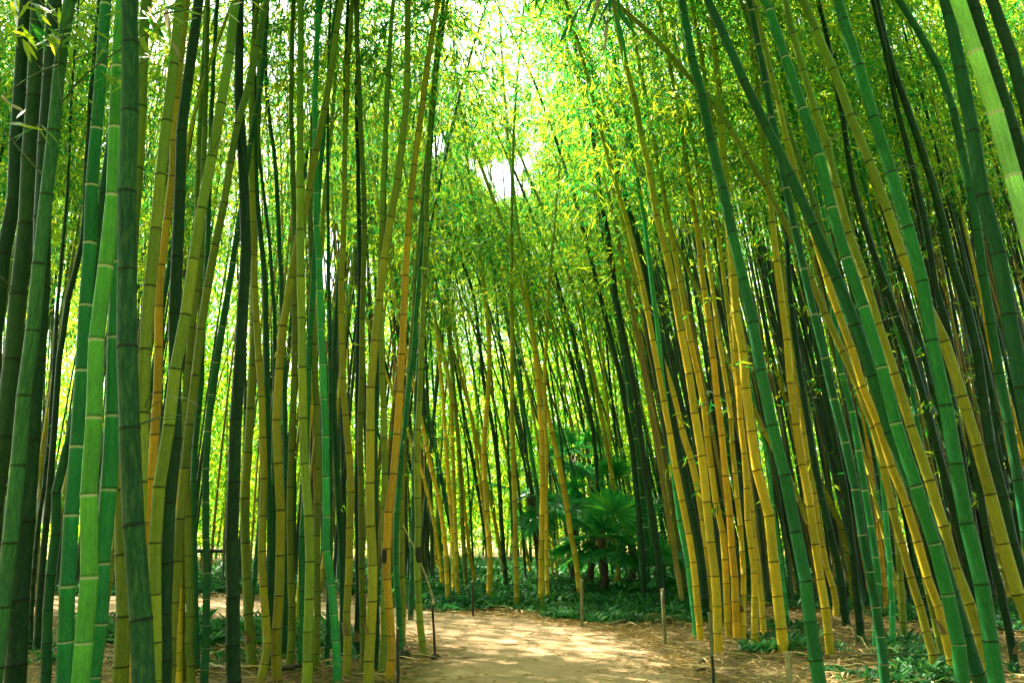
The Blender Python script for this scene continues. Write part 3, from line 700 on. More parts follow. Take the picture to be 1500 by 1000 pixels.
LEAF_SCALE = 1.0
BY_LABEL = {}
for i, (zone, label, ck, w, pts, kw) in enumerate(T):
    r = np.random.default_rng(100 + i)
    x0, y0 = pts[0]
    if 'd' in kw:
        d = kw['d']
    elif y0 < 990:
        d = ground(x0, y0)[1]
    else:
        d = 8.1
    k = r.uniform(-0.05, 0.04) if d > 8 else r.uniform(-0.01, 0.03)
    raw = np.array([at(px, py, d, k) for px, py in pts])
    dist = math.sqrt(d * d + raw[0, 0] ** 2)
    D = w * (d * CP) / F * 1.10
    # foot: carry the first stretch down to the soil
    a, b = raw[0], raw[min(1, len(raw) - 1)]
    if a[2] > 0.02:
        g = (b - a) / max(b[2] - a[2], 1e-3)
        f = a - g * a[2]
        raw = np.vstack([f, raw])
    elif a[2] < -0.02:
        raw = raw[raw[:, 2] > 0.05]
        g = (raw[1] - raw[0]) / max(raw[1, 2] - raw[0, 2], 1e-3)
        raw = np.vstack([raw[0] - g * raw[0, 2], raw])
    raw[0, 2] = -0.03
    P = catmull(raw, 7)
    near = d < 9
    S = r.uniform(12.5, 14.5) if D > 0.06 else r.uniform(9.5, 12.0)
    top = P[-1]
    S = max(S, sum(np.linalg.norm(np.diff(P, axis=0), axis=1)) + 2.0)
    toward = np.array([-np.sign(top[0] - 0.6) * 0.8, -0.3 if d > 11 else 0.2, 0.0])
    P = extend_up(P, S, toward)
    c = np.array(COL[ck]) * r.uniform(0.88, 1.14)
    h0 = {'U': 5.6, 'L': 5.2, 'K': 4.4}[zone] if not near else 7.3
    if zone == 'U' and d > 12:
        h0 = 4.2
    nl = (2000 if near else 1500 if zone == 'K' else 2400) * LEAF_SCALE
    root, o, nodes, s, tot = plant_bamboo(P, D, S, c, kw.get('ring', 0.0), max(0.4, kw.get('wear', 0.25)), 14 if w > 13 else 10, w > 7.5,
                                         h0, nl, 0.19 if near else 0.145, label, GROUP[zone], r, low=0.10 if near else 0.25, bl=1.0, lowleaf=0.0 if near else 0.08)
    BY_LABEL[label] = (root, P, D, S, d)
    if D > 0.05 and r.random() < 0.35 and 8 < d < 13:
        # papery sheaths still clasping a low node
        for q0 in r.choice(nodes[:3], 1):
            a0, span, hgt = r.uniform(0, 6.28), r.uniform(1.6, 3.6), r.uniform(0.06, 0.13)
            ii = np.linspace(0, 1, 6)
            c0 = interp(P - P[0], s, q0 + ii * hgt)
            rr_ = D / 2 * (1.07 + 0.5 * ii ** 2.2)
            VV = []
            for jj in range(6):
                aa = a0 + np.linspace(-0.5, 0.5, 7) * span * (1 - 0.75 * ii[jj] ** 1.5)
                VV.append(c0[jj] + np.stack([rr_[jj] * np.cos(aa), rr_[jj] * np.sin(aa), np.zeros(7)], -1))
            VV = np.concatenate(VV)
            QQ = np.array([[x + 7 * y, x + 1 + 7 * y, x + 8 + 7 * y, x + 7 + 7 * y] for y in range(5) for x in range(6)])
            sh = link('culm_sheath', mesh_np('culm_sheath', VV, QQ, [M_SHEATH], None, True), root)
    if 'band' in kw:
        # scorched sleeve round the culm
        y1, y2 = kw['band']
        z2, z1 = at(x0, y1, d)[2], at(x0, y2, d)[2]
        q = np.linspace(0, 1, 7)
        zz = z1 + (z2 - z1) * q
        bp = np.stack([np.interp(zz, P[:12 * 7, 2], P[:12 * 7, 0]), np.interp(zz, P[:12 * 7, 2], P[:12 * 7, 1]), zz], -1) - P[0]
        mb = MB()
        mb.tube(bp, D / 2 * np.array([1.02, 1.06, 1.08, 1.09, 1.08, 1.06, 1.02]), 14)
        mb.build('black_band', [M_CHAR], root, True)

# ------------------------------------------------------------------ the rest of the thickets, deeper in
FILL = [
    # zone name, how many, pixel box of the feet, lean (m per m) low/high, bend, colours with labels, group, leaves
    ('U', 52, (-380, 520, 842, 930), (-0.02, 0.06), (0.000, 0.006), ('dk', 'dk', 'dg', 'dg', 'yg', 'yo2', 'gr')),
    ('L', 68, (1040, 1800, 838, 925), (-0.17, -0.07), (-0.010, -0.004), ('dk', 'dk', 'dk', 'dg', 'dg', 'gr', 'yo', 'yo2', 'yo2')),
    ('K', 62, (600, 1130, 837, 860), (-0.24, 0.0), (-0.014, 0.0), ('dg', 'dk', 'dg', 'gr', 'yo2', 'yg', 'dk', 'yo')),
]
FILL_LABEL = {
    ('U', 'dk'): 'thin black bamboo in the shade deep behind the upright thicket',
    ('U', 'dg'): 'thin dark green bamboo deep behind the front row of the upright thicket',
    ('U', 'yg'): 'thin olive bamboo deep behind the front row of the upright thicket',
    ('U', 'yo2'): 'thin dull gold bamboo deep behind the front row of the upright thicket',
    ('U', 'gr'): 'thin emerald bamboo deep behind the front row of the upright thicket',
    ('L', 'dk'): 'slim black bamboo deep in the shade of the leaning thicket',
    ('L', 'dg'): 'slim dark green bamboo deep inside the leaning thicket',
    ('L', 'gr'): 'slim emerald bamboo deep inside the leaning thicket',
    ('L', 'yo'): 'slim bright gold bamboo deep inside the leaning thicket',
    ('L', 'yo2'): 'slim dull gold bamboo deep inside the leaning thicket',
    ('K', 'yo2'): 'distant slim dull gold bamboo beyond the undergrowth at the path bend',
    ('K', 'yo'): 'distant slim bright gold bamboo beyond the undergrowth at the path bend',
    ('K', 'yg'): 'distant slim olive bamboo beyond the undergrowth at the path bend',
    ('K', 'dg'): 'distant slim dark green bamboo beyond the undergrowth at the path bend',
    ('K', 'dk'): 'distant slim black bamboo beyond the undergrowth at the path bend',
    ('K', 'gr'): 'distant slim emerald bamboo beyond the undergrowth at the path bend',
}
feet = [tuple(v[1][0][:2]) for v in BY_LABEL.values()]
r = np.random.default_rng(5)
for zone, num, (xa, xb, ya, yb), ln, bd, cols in FILL:
    made = tries = 0
    while made < num and tries < 4000:
        tries += 1
        px = r.uniform(xa, xb)
        py = ya + (yb - ya) * r.random() ** 1.3
        g = ground(px, py)
        if zone == 'U' and px > 470 and py > 868:
            continue
        if zone == 'U' and 284 < px < 345 and r.random() < 0.9:
            continue            # the sunny gap
        if zone == 'U' and 872 < py < 908 and px > 235:
            continue            # the path runs on behind the thicket
        if zone == 'L' and py > 885 + (px - 1040) * 0.12:
            continue
        if min((g[0] - a) ** 2 + (g[1] - b) ** 2 for a, b in feet) < 0.22 ** 2:
            continue
        feet.append((g[0], g[1]))
        ck = cols[r.integers(0, len(cols))]
        D = r.uniform(0.055, 0.10) if zone != 'K' else r.uniform(0.05, 0.085)
        S = r.uniform(9.5, 13.5)
        lx = r.uniform(*ln)
        bx = r.uniform(*bd)
        ly = r.normal(-0.01, 0.03)
        z = np.linspace(0, S * 0.62, 9)
        wob = np.cumsum(r.normal(0, 0.009, 9))
        P = np.stack([g[0] + lx * z + bx * z * z + wob, g[1] + ly * z - 0.002 * z * z, z], -1)
        P[0, 2] = -0.03
        P = catmull(P, 5)
        toward = np.array([-np.sign(P[-1][0] - 0.6) * 0.9, -0.2, 0])
        P = extend_up(P, S, toward)
        c = np.array(COL[ck]) * r.uniform(0.8, 1.15)
        h0 = {'U': 5.2, 'L': 6.4, 'K': 6.0}[zone] * r.uniform(0.85, 1.2)
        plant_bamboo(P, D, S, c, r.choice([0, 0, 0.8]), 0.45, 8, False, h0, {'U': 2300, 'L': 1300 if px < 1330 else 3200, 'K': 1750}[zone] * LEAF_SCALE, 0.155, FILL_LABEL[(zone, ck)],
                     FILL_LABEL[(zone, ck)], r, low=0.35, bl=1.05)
        made += 1

# ------------------------------------------------------------------ far grove: one mass nobody could count
r = np.random.default_rng(11)
mbc = MB()
LP = []
for i in range(165):
    a = r.uniform(-0.66, 0.72)
    R = r.uniform(29, 32)
    x, y = R * math.sin(a), R * math.cos(a)
    if a < -0.5 and r.random() < 0.3:
        continue
    H = r.uniform(13, 20)
    z = np.linspace(0, H, 6)
    lx = -np.sign(x) * r.uniform(0, 0.08) + r.normal(0, 0.04)
    P = np.stack([x + lx * z + r.normal(0, 0.006) * z * z, np.full(6, y), z], -1)
    mbc.tube(P, np.linspace(0.045, 0.01, 6), 5, m=int(r.integers(0, 2)))
    nl = 1650
    t = 1 - r.random(nl) ** 0.85 * 0.97
    c = np.stack([np.interp(t * H, z, P[:, 0]), np.interp(t * H, z, P[:, 1]), t * H], -1)
    c += r.normal(0, 1, (nl, 3)) * np.array([0.75, 0.75, 0.4])
    nf = nl // 8
    f = r.integers(0, nf, nl)
    c += (r.normal(0, 0.5, (nf, 3)))[f]
    LP.append(c)
# a second, lower screen of leaves closes the view between the far stems
n2 = 40000
a2 = r.uniform(-0.62, 0.74, n2)
a2 = a2[(a2 > -0.45) | (r.random(n2) < 0.5)]
n2 = len(a2)
R2 = r.uniform(33, 36.5, n2)
c2 = np.stack([R2 * np.sin(a2), R2 * np.cos(a2), 0.2 + 9.5 * r.random(n2) ** 1.3], -1)
c2 += r.normal(0, 0.5, (9000, 3))[r.integers(0, 9000, n2)]
LP.append(c2)
LP = np.concatenate(LP)
LP = LP[(LP[:, 2] > 0.15)]
LP = LP[keep_open(LP, r)]
n = len(LP)
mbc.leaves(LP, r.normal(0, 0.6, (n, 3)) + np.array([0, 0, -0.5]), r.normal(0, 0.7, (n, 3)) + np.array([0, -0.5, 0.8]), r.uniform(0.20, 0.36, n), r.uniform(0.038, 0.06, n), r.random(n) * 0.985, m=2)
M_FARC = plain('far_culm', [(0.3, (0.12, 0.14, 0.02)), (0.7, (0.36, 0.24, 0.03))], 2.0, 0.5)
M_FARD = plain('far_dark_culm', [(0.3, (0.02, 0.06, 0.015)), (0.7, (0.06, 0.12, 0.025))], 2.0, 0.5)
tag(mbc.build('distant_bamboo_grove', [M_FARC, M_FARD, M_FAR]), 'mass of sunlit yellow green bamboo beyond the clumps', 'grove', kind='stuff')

# wooded slope far beyond, closing the low gaps between the stems
mb = MB()
n = 70000
az = r.uniform(-0.50, 0.8, n)
R = r.uniform(52, 62, n)
c = np.stack([R * np.sin(az), R * np.cos(az), 0.3 + (11 + 5 * np.sin(az * 9)) * r.random(n) ** 1.1], -1)
c += (r.normal(0, 1.1, (5000, 3)))[r.integers(0, 5000, n)]
c = c[c[:, 2] > 0.2]
c = c[keep_open(c, r)]
n = len(c)
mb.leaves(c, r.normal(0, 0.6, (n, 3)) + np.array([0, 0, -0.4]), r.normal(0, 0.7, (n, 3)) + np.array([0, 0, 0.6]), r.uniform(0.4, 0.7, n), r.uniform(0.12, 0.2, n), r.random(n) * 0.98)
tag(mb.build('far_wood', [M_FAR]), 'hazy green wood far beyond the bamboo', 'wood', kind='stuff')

# stems too many to tell apart, deep in both thickets
mb = MB()
for i in range(640):
    if i % 5 > 1:
        px, py, lx = r.uniform(1000, 1750), 838 + 52 * r.random(), r.uniform(-0.16, -0.05)
    else:
        px, py, lx = r.uniform(-160, 640), 842 + 24 * r.random(), r.uniform(-0.05, 0.06)
        if 280 < px < 350 and r.random() < 0.8:
            continue
    g = ground(px, py)
    if min((g[0] - a) ** 2 + (g[1] - b) ** 2 for a, b in feet) < 0.18 ** 2:
        continue
    z = np.linspace(-0.03, r.uniform(9, 13), 14)
    ly = r.normal(0, 0.03)
    P = np.stack([g[0] + lx * z + np.sign(lx) * 0.004 * z * z, g[1] + ly * z, z], -1)
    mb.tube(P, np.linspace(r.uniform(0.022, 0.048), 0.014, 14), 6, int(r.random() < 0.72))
for i in range(34):
    px, py = r.uniform(760, 1130), r.uniform(843, 858)
    g = ground(px, py)
    if min((g[0] - a) ** 2 + (g[1] - b) ** 2 for a, b in feet) < 0.15 ** 2:
        continue
    z = np.linspace(-0.03, r.uniform(8, 10.5), 16)
    lx, bx, ly = r.uniform(-0.16, -0.02), r.uniform(-0.024, -0.010), r.normal(0, 0.02)
    P = np.stack([g[0] + lx * z + bx * z * z, g[1] + ly * z, z - 0.012 * z * z], -1)
    mb.tube(P, np.linspace(r.uniform(0.022, 0.036), 0.010, 16), 6, int(r.random() < 0.8))
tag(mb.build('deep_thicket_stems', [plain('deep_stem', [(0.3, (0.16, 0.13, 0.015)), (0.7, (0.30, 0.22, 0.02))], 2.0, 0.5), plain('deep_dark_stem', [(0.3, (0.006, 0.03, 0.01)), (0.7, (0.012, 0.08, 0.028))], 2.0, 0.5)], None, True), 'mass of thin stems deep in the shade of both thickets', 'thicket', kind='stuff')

# unseen leaf ring at the sides and behind, added to shade the front culms
mb = MB()
n = 120000
az = r.uniform(math.radians(40), math.radians(320), n)
R = r.uniform(10.5, 15, n)
c = np.stack([R * np.sin(az), R * np.cos(az), r.uniform(1.5, 12.5, n)], -1)
c += (r.normal(0, 0.7, (3000, 3)))[r.integers(0, 3000, n)]
px, py, yf = project(c)
c = c[(c[:, 2] > 0.3) & ((yf < 0.1) | (px < -120) | (px > 1620))]
n = len(c)
mb.leaves(c, r.normal(0, 0.6, (n, 3)) + np.array([0, 0, -0.4]), r.normal(0, 0.7, (n, 3)) + np.array([0, 0, 0.5]), r.uniform(0.3, 0.45, n), r.uniform(0.06, 0.09, n), r.random(n) * 0.98)
tag(mb.build('unseen_shading_grove', [M_LEAF]), 'unseen bamboo foliage around the viewer, added to shade the front culms', 'grove', kind='stuff')

# unseen leaf cover where the grove goes on, shaped to shade path and culms
mb = MB()
n = 160000
c = np.stack([r.uniform(-15, 15, n), r.uniform(-9, 23, n), r.uniform(8.8, 12.0, n)], -1)
c[:, 2] += np.clip((c[:, 1] - 8.5) * 0.45, 0, 9)
c = c[(c[:, 1] < 8.5) | (np.abs(c[:, 0] + 9.5) < 5)]  # ahead of the viewer only a strip that blocks sun on the path
n = len(c)
c[:, :2] += (r.normal(0, 0.6, (2500, 2)))[r.integers(0, 2500, n)]
px, py, yf = project(c)
c = c[~((yf > 0.1) & (py > -60))]
n = len(c)
mb.leaves(c, r.normal(0, 0.6, (n, 3)) + np.array([0, 0, -0.4]), r.normal(0, 0.6, (n, 3)) + np.array([0, 0, 1.0]), r.uniform(0.25, 0.4, n), r.uniform(0.05, 0.08, n), r.random(n) * 0.98)
tag(mb.build('unseen_shading_canopy', [M_LEAF]), 'unseen bamboo leaf cover overhead, shaped to shade the path and front culms', 'canopy', kind='stuff')

# ------------------------------------------------------------------ ground and path
g = 90.0
xs = np.concatenate([np.linspace(-900, -40, 6), np.linspace(-30, 30, 121), np.linspace(40, 900, 6)])
ys = np.concatenate([np.linspace(-900, -20, 6), np.linspace(-10, 45, 111), np.linspace(60, 900, 6)])
X, Y = np.meshgrid(xs, ys)
Z = 0.018 * np.sin(X * 1.7 + 0.6 * np.sin(Y * 1.3)) * np.sin(Y * 1.1) - 0.02
V = np.stack([X, Y, Z], -1).reshape(-1, 3)
nx, ny = len(xs), len(ys)
I = (np.arange(ny - 1)[:, None] * nx + np.arange(nx - 1)[None, :])
Q = np.stack([I, I + 1, I + nx + 1, I + nx], -1).reshape(-1, 4)
tag(link('ground', mesh_np('ground', V, Q, [M_GROUND])), kind='structure')

far_edge = [ground(*p)[:2] for p in [(1085, 1040), (1035, 985), (990, 952), (930, 928), (860, 914), (780, 906), (700, 901), (620, 893), (540, 886), (440, 881), (340, 877), (240, 874), (100, 872), (-80, 871)]]
near_edge = [ground(*p)[:2] for p in [(555, 1040), (580, 1000), (600, 980), (622, 964), (618, 951), (600, 941), (575, 935), (540, 928), (490, 920), (420, 913), (340, 908), (240, 905), (100, 902), (-80, 900)]]
far_edge = [np.array([2.4, -9.0]), np.array([2.3, -2.0]), np.array([2.25, 3.0])] + far_edge
near_edge = [np.array([-1.6, -9.0]), np.array([-1.3, -2.0]), np.array([-1.1, 3.0])] + near_edge
# the border zone of thinning sand reaches a little past the trodden edge
fe = catmull(np.array([[*p, 0] for p in far_edge]), 8)
ne = catmull(np.array([[*p, 0] for p in near_edge]), 8)
m = 22
wv = np.cumsum(r.normal(0, 0.03, (len(fe), 2)), axis=0) * 0.25
fe[:, :2] += r.normal(0, 0.035, (len(fe), 2)) + 0.05 * np.sin(np.arange(len(fe)) * 1.3)[:, None]
ne[:, :2] += r.normal(0, 0.035, (len(ne), 2))
t = np.linspace(0, 1, m)[None, :, None]
G = fe[:, None, :] * (1 - t) + ne[:, None, :] * t
edge = np.minimum(t[0, :, 0], 1 - t[0, :, 0])
G[..., 2] = 0.004 + 0.022 * np.clip(edge * 7, 0, 1)[None, :] + 0.004 * np.sin(G[..., 0] * 1.7) * np.sin(G[..., 1] * 1.3)
a = len(fe)
I = (np.arange(a - 1)[:, None] * m + np.arange(m - 1)[None, :])
Q = np.stack([I, I + 1, I + m + 1, I + m], -1).reshape(-1, 4)
tag(link('path', mesh_np('path', G.reshape(-1, 3), Q, [M_PATH], point={'edge': np.repeat(edge[None, :], a, 0).ravel()})), kind='structure')

# inside-path test in ground space
poly = np.concatenate([fe[:, :2], ne[::-1, :2]])


def inside(XY):
    x, y = XY[:, 0], XY[:, 1]
    c = np.zeros(len(XY), bool)
    j = len(poly) - 1
    for i in range(len(poly)):
        xi, yi = poly[i]
        xj, yj = poly[j]
        if yi != yj:
            c ^= ((yi > y) != (yj > y)) & (x < (xj - xi) * (y - yi) / (yj - yi) + xi)
        j = i
    return c


# fallen leaves: everywhere under the culms, a thin scatter on the sand
mb = MB()
n = 90000
gx, gy = r.uniform(-10, 10, n), r.uniform(5, 24, n)
XY = np.stack([gx, gy], -1)
ins = inside(XY)
drift = np.sin(gx * 1.9 + gy * 0.7) * np.sin(gy * 2.3 - gx * 0.5)
keep = (~ins & (r.random(n) < 0.85)) | (ins & (r.random(n) < 0.05 + 0.10 * (drift > 0.35)))
XY, ins = XY[keep], ins[keep]
n = len(XY)
a = r.uniform(0, 6.28, n)
P = np.stack([XY[:, 0], XY[:, 1], np.where(ins, 0.036, 0.012) + r.uniform(0, 0.012, n)], -1)
D = np.stack([np.cos(a), np.sin(a), r.normal(0, 0.16, n)], -1)
mb.leaves(P, D, r.normal(0, 0.25, (n, 3)) + np.array([0, 0, 1.0]), r.uniform(0.06, 0.15, n) * np.where(ins, 0.6, 1.0), r.uniform(0.010, 0.020, n), r.random(n) * 0.98)
# straw coloured litter spilling over the inner border of the path, crumbs on the sand
n = 60000
gx, gy = r.uniform(-3, 4, n), r.uniform(6, 17, n)
XY = np.stack([gx, gy], -1)
fd = np.min(np.linalg.norm(XY[:, None, :] - fe[None, 24::3, :2], axis=2), axis=1)
nd = np.min(np.linalg.norm(XY[:, None, :] - ne[None, 24::3, :2], axis=2), axis=1)
ins = inside(XY)
pr = 0.75 * np.exp(-(fd / 0.42) ** 2) * (gy < 12.5) + 0.6 * np.exp(-(fd / 0.25) ** 2) + 0.6 * np.exp(-(nd / 0.25) ** 2) + 0.02
k = ins & (r.random(n) < pr)
XY = XY[k]
n = len(XY)
a = r.normal(0.1, 0.8, n) + np.where(r.random(n) < 0.5, math.pi, 0)
P = np.stack([XY[:, 0], XY[:, 1], 0.03 + r.uniform(0, 0.01, n)], -1)
D = np.stack([np.cos(a), np.sin(a), r.normal(0, 0.12, n)], -1)
mb.leaves(P, D, r.normal(0, 0.25, (n, 3)) + np.array([0, 0, 1.0]), r.uniform(0.05, 0.13, n), r.uniform(0.008, 0.016, n), r.random(n) * 0.98)
# dead sheaths and broken pale bits
n = 2600
gx, gy = r.uniform(-8, 9, n), r.uniform(6, 19, n)
XY = np.stack([gx, gy], -1)
XY = XY[~inside(XY)]
n = len(XY)
a = r.uniform(0, 6.28, n)
P = np.stack([XY[:, 0], XY[:, 1], np.full(n, 0.03)], -1)
D = np.stack([np.cos(a), np.sin(a), r.normal(0, 0.1, n)], -1)
mb.leaves(P, D, r.normal(0, 0.3, (n, 3)) + np.array([0, 0, 1.0]), r.uniform(0.15, 0.5, n), r.uniform(0.012, 0.035, n), 0.6 + 0.39 * r.random(n))
tag(mb.build('fallen_leaves', [M_DRY]), 'dry brown bamboo leaves littering the ground', 'leaf litter', kind='stuff')


# low dark plants along the far edge of the path and under the culms
def cover(box, num, L, dens_fn=None):
    xa, xb, ya, yb = box
    out = []
    while len(out) < num:
        p = (r.uniform(xa, xb), r.uniform(ya, yb))
        g = ground(*p)
        if math.sin(g[0] * 2.3 + 1.1 * math.sin(g[1] * 1.7)) * math.sin(g[1] * 2.9 + g[0]) < r.uniform(-0.9, 0.1) or inside(g[None, :2])[0] or (dens_fn and not dens_fn(*p)):
            continue
        out.append(g)
    G = np.array(out)
    k = r.integers(9, 18, num)
    idx = np.repeat(np.arange(num), k)
    n = len(idx)
    a = r.uniform(0, 6.28, n)
    e = r.uniform(0.35, 1.25, n)
    sc = r.uniform(0.6, 1.25, num)[idx]
    D = np.stack([np.cos(a) * np.cos(e), np.sin(a) * np.cos(e), np.sin(e)], -1)
    P = G[idx] + np.stack([r.normal(0, 0.05, n), r.normal(0, 0.05, n), np.zeros(n)], -1)
    return leaf_strips(P, D, r.normal(0, 0.3, (n, 3)) + np.array([0, 0, 1.0]), L * sc * r.uniform(0.6, 1.2, n), L * 0.11 * r.uniform(0.7, 1.3, n), 0.45), n


mb = MB()
for box, num, L, fn in [
    ((560, 1010, 846, 890), 1500, 0.36, None),
    ((800, 1060, 856, 912), 520, 0.30, None),
    ((560, 780, 866, 896), 420, 0.24, None),
    ((540, 1010, 828, 848), 900, 0.55, None),
    ((1000, 1600, 828, 852), 700, 0.55, None),
    ((-100, 560, 828, 850), 420, 0.5, lambda x, y: r.random() < 0.7),
    ((1010, 1520, 848, 925), 800, 0.30, lambda x, y: y < 872 + (x - 1010) * 0.12 and r.random() < 0.75),
    ((1090, 1190, 915, 955), 60, 0.26, None),
    ((1300, 1420, 935, 1000), 90, 0.26, None),
    ((-60, 560, 848, 872), 520, 0.40, None),
    ((120, 520, 906, 950), 170, 0.40, None),
    ((20, 520, 912, 985), 110, 0.22, None),
    ((1180, 1500, 940, 1000), 60, 0.2, None),
]:
    (V, Q), n = cover(box, num, L, fn)
    # three strips of quads per blade share one tone
    rr = np.tile(r.random(n) * 0.975, 3)
    mb.add(V, Q, 0, rr)
tag(mb.build('ground_cover', [M_COVER]), 'dark green undergrowth along the far edge of the path', 'undergrowth', kind='stuff')
print('LEAVES', N_LEAVES)
# ------------------------------------------------------------------ fan palms
def frond_mesh(seed, pet, R):
    r = np.random.default_rng(seed)
    mb = MB()
    # petiole along +X, rising then the blade
    t = np.linspace(0, 1, 6)
    P = np.stack([pet * t, np.zeros(6), 0.10 * pet * np.sin(t * 1.6)], -1)
    mb.tube(P, np.linspace(0.012, 0.007, 6), 5, 1)
    c = P[-1]
    n = 26
    ang = np.radians(np.linspace(-138, 138, n)) + r.normal(0, 0.02, n)
    d = np.stack([np.cos(ang), np.sin(ang), 0.16 - 0.10 * np.abs(np.sin(ang))], -1)
    zig = np.where(np.arange(n) % 2 == 0, 0.35, -0.35)
    Nn = np.stack([-0.2 + 0 * ang, zig * np.cos(ang), np.ones(n)], -1)
    L = R * (1 - 0.28 * (np.abs(ang) / 2.4) ** 2) * r.uniform(0.93, 1.05, n)
    V, Q = leaf_strips(np.tile(c, (n, 1)), d, Nn, L, np.full(n, R * 0.10), 0.20, 0.5)
    mb.add(V, Q, 0, np.tile(np.clip(r.normal(0.45, 0.2, n), 0, 0.97), 3))
    me = mesh_np('frond', np.concatenate(mb.V), np.concatenate(mb.Q), [M_PALM, M_TWIG], np.concatenate(mb.M), False, face={'rnd': np.concatenate(mb.r)})
    return me


def palm(base_px, crown_px, nf, R, pet, label, seed, droop=0.0):
    r = np.random.default_rng(seed)
    g = ground(*base_px)
    top = at(crown_px[0], crown_px[1], g[1])
    root = empty('fan_palm', g)
    tag(root, label, 'palm', 'fan palms at the path bend')
    top = top - g
    mb = MB()
    t = np.linspace(0, 1, 9)[:, None]
    P = top * t
    P[:, 0] += 0.03 * np.sin(t[:, 0] * 5)
    P[0, 2] = -0.05
    mb.tube(P, 0.055 + 0.02 * np.abs(np.sin(np.arange(9) * 2.1)), 9, 0)
    mb.build('trunk', [M_TRUNK], root, True)
    meshes = [frond_mesh(seed * 10 + q, pet * (0.8 + 0.25 * q), R * (0.9 + 0.1 * q)) for q in range(3)]
    for i in range(nf):
        o = link('frond', meshes[i % 3], root)
        az = i * 2.399 + r.normal(0, 0.2)
        el = math.radians(r.uniform(-48 - droop, 72 - droop))
        o.location = top + np.array([0, 0, r.uniform(-0.08, 0.05)])
        o.rotation_euler = (r.normal(0, 0.35), -el, az)
        s = r.uniform(0.8, 1.1)
        o.scale = (s, s, s)
    return root


palm((884, 874), (884, 790), 22, 0.62, 0.52, 'bright fan palm with stiff fans, lowest and fullest of the palms', 21)
palm((862, 858), (872, 722), 14, 0.55, 0.5, 'taller fan palm rising right behind the bright low one', 22, 15)
palm((795, 856), (778, 728), 12, 0.60, 0.46, 'dark fan palm with drooping fans beside the close gold pair of bamboos', 23, 42)
palm((838, 852), (842, 668), 11, 0.55, 0.45, 'tallest slender fan palm holding a round fan above the others', 24)
palm((968, 876), (966, 836), 9, 0.42, 0.34, 'small fan palm beside the black bamboo pair and the far wooden post', 25)
palm((925, 860), (925, 770), 9, 0.50, 0.45, 'half hidden fan palm between the bright low one and the black bamboos', 26)


# ------------------------------------------------------------------ posts along the path
def post(base, top, w, label, mat, split=None, flat=False):
    g = ground(*base)
    tp = at(top[0], top[1], g[1]) - g
    root = empty('path_post', g)
    tag(root, label, 'post', 'short posts along the path')
    rad = w / 2 * 0.72 * g[1] / F
    r = np.random.default_rng(int(base[0]))

    def stick(name, a, b, ra, mat):
        mb = MB()
        t = np.linspace(a, b, 7)[:, None]
        P = tp * t
        P[:, :2] += r.normal(0, rad * 0.12, (7, 2))
        if a == 0:
            P[0, 2] = -0.06
        R = ra * r.uniform(0.92, 1.06, 7)
        mb.tube(P, R, 4 if flat else 9)
        return mb.build(name, [mat], root, not flat)
    if split:
        stick('shaft', 0.0, split, rad * 0.85, M_DARKWOOD)
        stick('sleeve', split - 0.02, 1.0, rad * 1.15, mat)
    else:
        stick('shaft', 0.0, 0.97, rad, mat)
        stick('cut_top', 0.965, 1.0, rad * 0.97, M_WOODPALE)
    return root


post((693, 904), (692, 850), 5, 'thin dark post at the far path edge under the wavy gold bamboo', M_DARKWOOD)
post((853, 920), (852, 849), 6.5, 'pale grey post at the path edge right below the bright fan palm', M_WOOD)
post((975, 948), (970, 862), 7, 'grey wooden post at the path edge below the black bamboo pair', M_WOOD)
post((1046, 1012), (1040, 896), 7.5, 'two-tone post, pale green above and dark below, before the leaning thicket', M_WOOD, split=0.47)
post((1157, 1020), (1154, 956), 13, 'wide square pale post standing before the thickest gold bamboo', M_WOODPALE, flat=True)
post((583, 1030), (582, 918), 6.5, 'dark green cut post beside the orange bamboo with a black band', M_DARKWOOD)
post((638, 964), (633, 882), 5, 'dark leaning post in a mossy clod beside the lone banded bamboo', M_DARKWOOD)

# thin dead stem caught on the leaning post
mb = MB()
d0 = ground(640, 958)[1] - 0.05
P = np.array([at(x, y, d0 + e) for x, y, e in [(636, 884, 0), (627, 852, .1), (618, 828, .2), (604, 796, .4), (590, 768, .6)]])
mb.tube(catmull(P, 4), np.linspace(0.012, 0.007, 17), 6)
tag(mb.build('dead_stem', [M_WOODPALE], None, True), 'thin dead stem leaning from the dark post towards the upright thicket', 'dead stem')


# clods and a stump of old culm
def lump(px, py, s, label, name, cat):
    r = np.random.default_rng(int(px))
    g = ground(px, py)
    mb = MB()
    k = 9
    V = []
    for i in range(6):
        f = i / 5
        rad = s * (1 - 0.55 * f ** 2) * r.uniform(0.85, 1.15, k)
        a = np.arange(k) * 2 * math.pi / k
        V.append(np.stack([rad * np.cos(a), rad * np.sin(a), np.full(k, s * 1.3 * f) + r.normal(0, s * 0.07, k)], -1))
    V = np.concatenate(V)
    Q = [[i * k + j, i * k + (j + 1) % k, (i + 1) * k + (j + 1) % k, (i + 1) * k + j] for i in range(5) for j in range(k)]
    Q += [[45, 46, 47, 48], [48, 49, 50, 51], [45, 48, 51, 52], [52, 53, 45, 45]][:3]
    mb.add(V, np.array(Q))
    o = mb.build(name, [M_DARKWOOD], None, False)
    o.location = g + np.array([0, 0, -0.02])
    tag(o, label, cat)


lump(1028, 972, 0.05, 'small dark stump in the litter near the two-tone post', 'old_stump', 'stump')
lump(593, 962, 0.07, 'dark mossy clod at the foot of the last olive bamboo before the path', 'mossy_clod', 'clod')
lump(638, 966, 0.06, 'dark mossy clod around the foot of the leaning post', 'mossy_clod', 'clod')


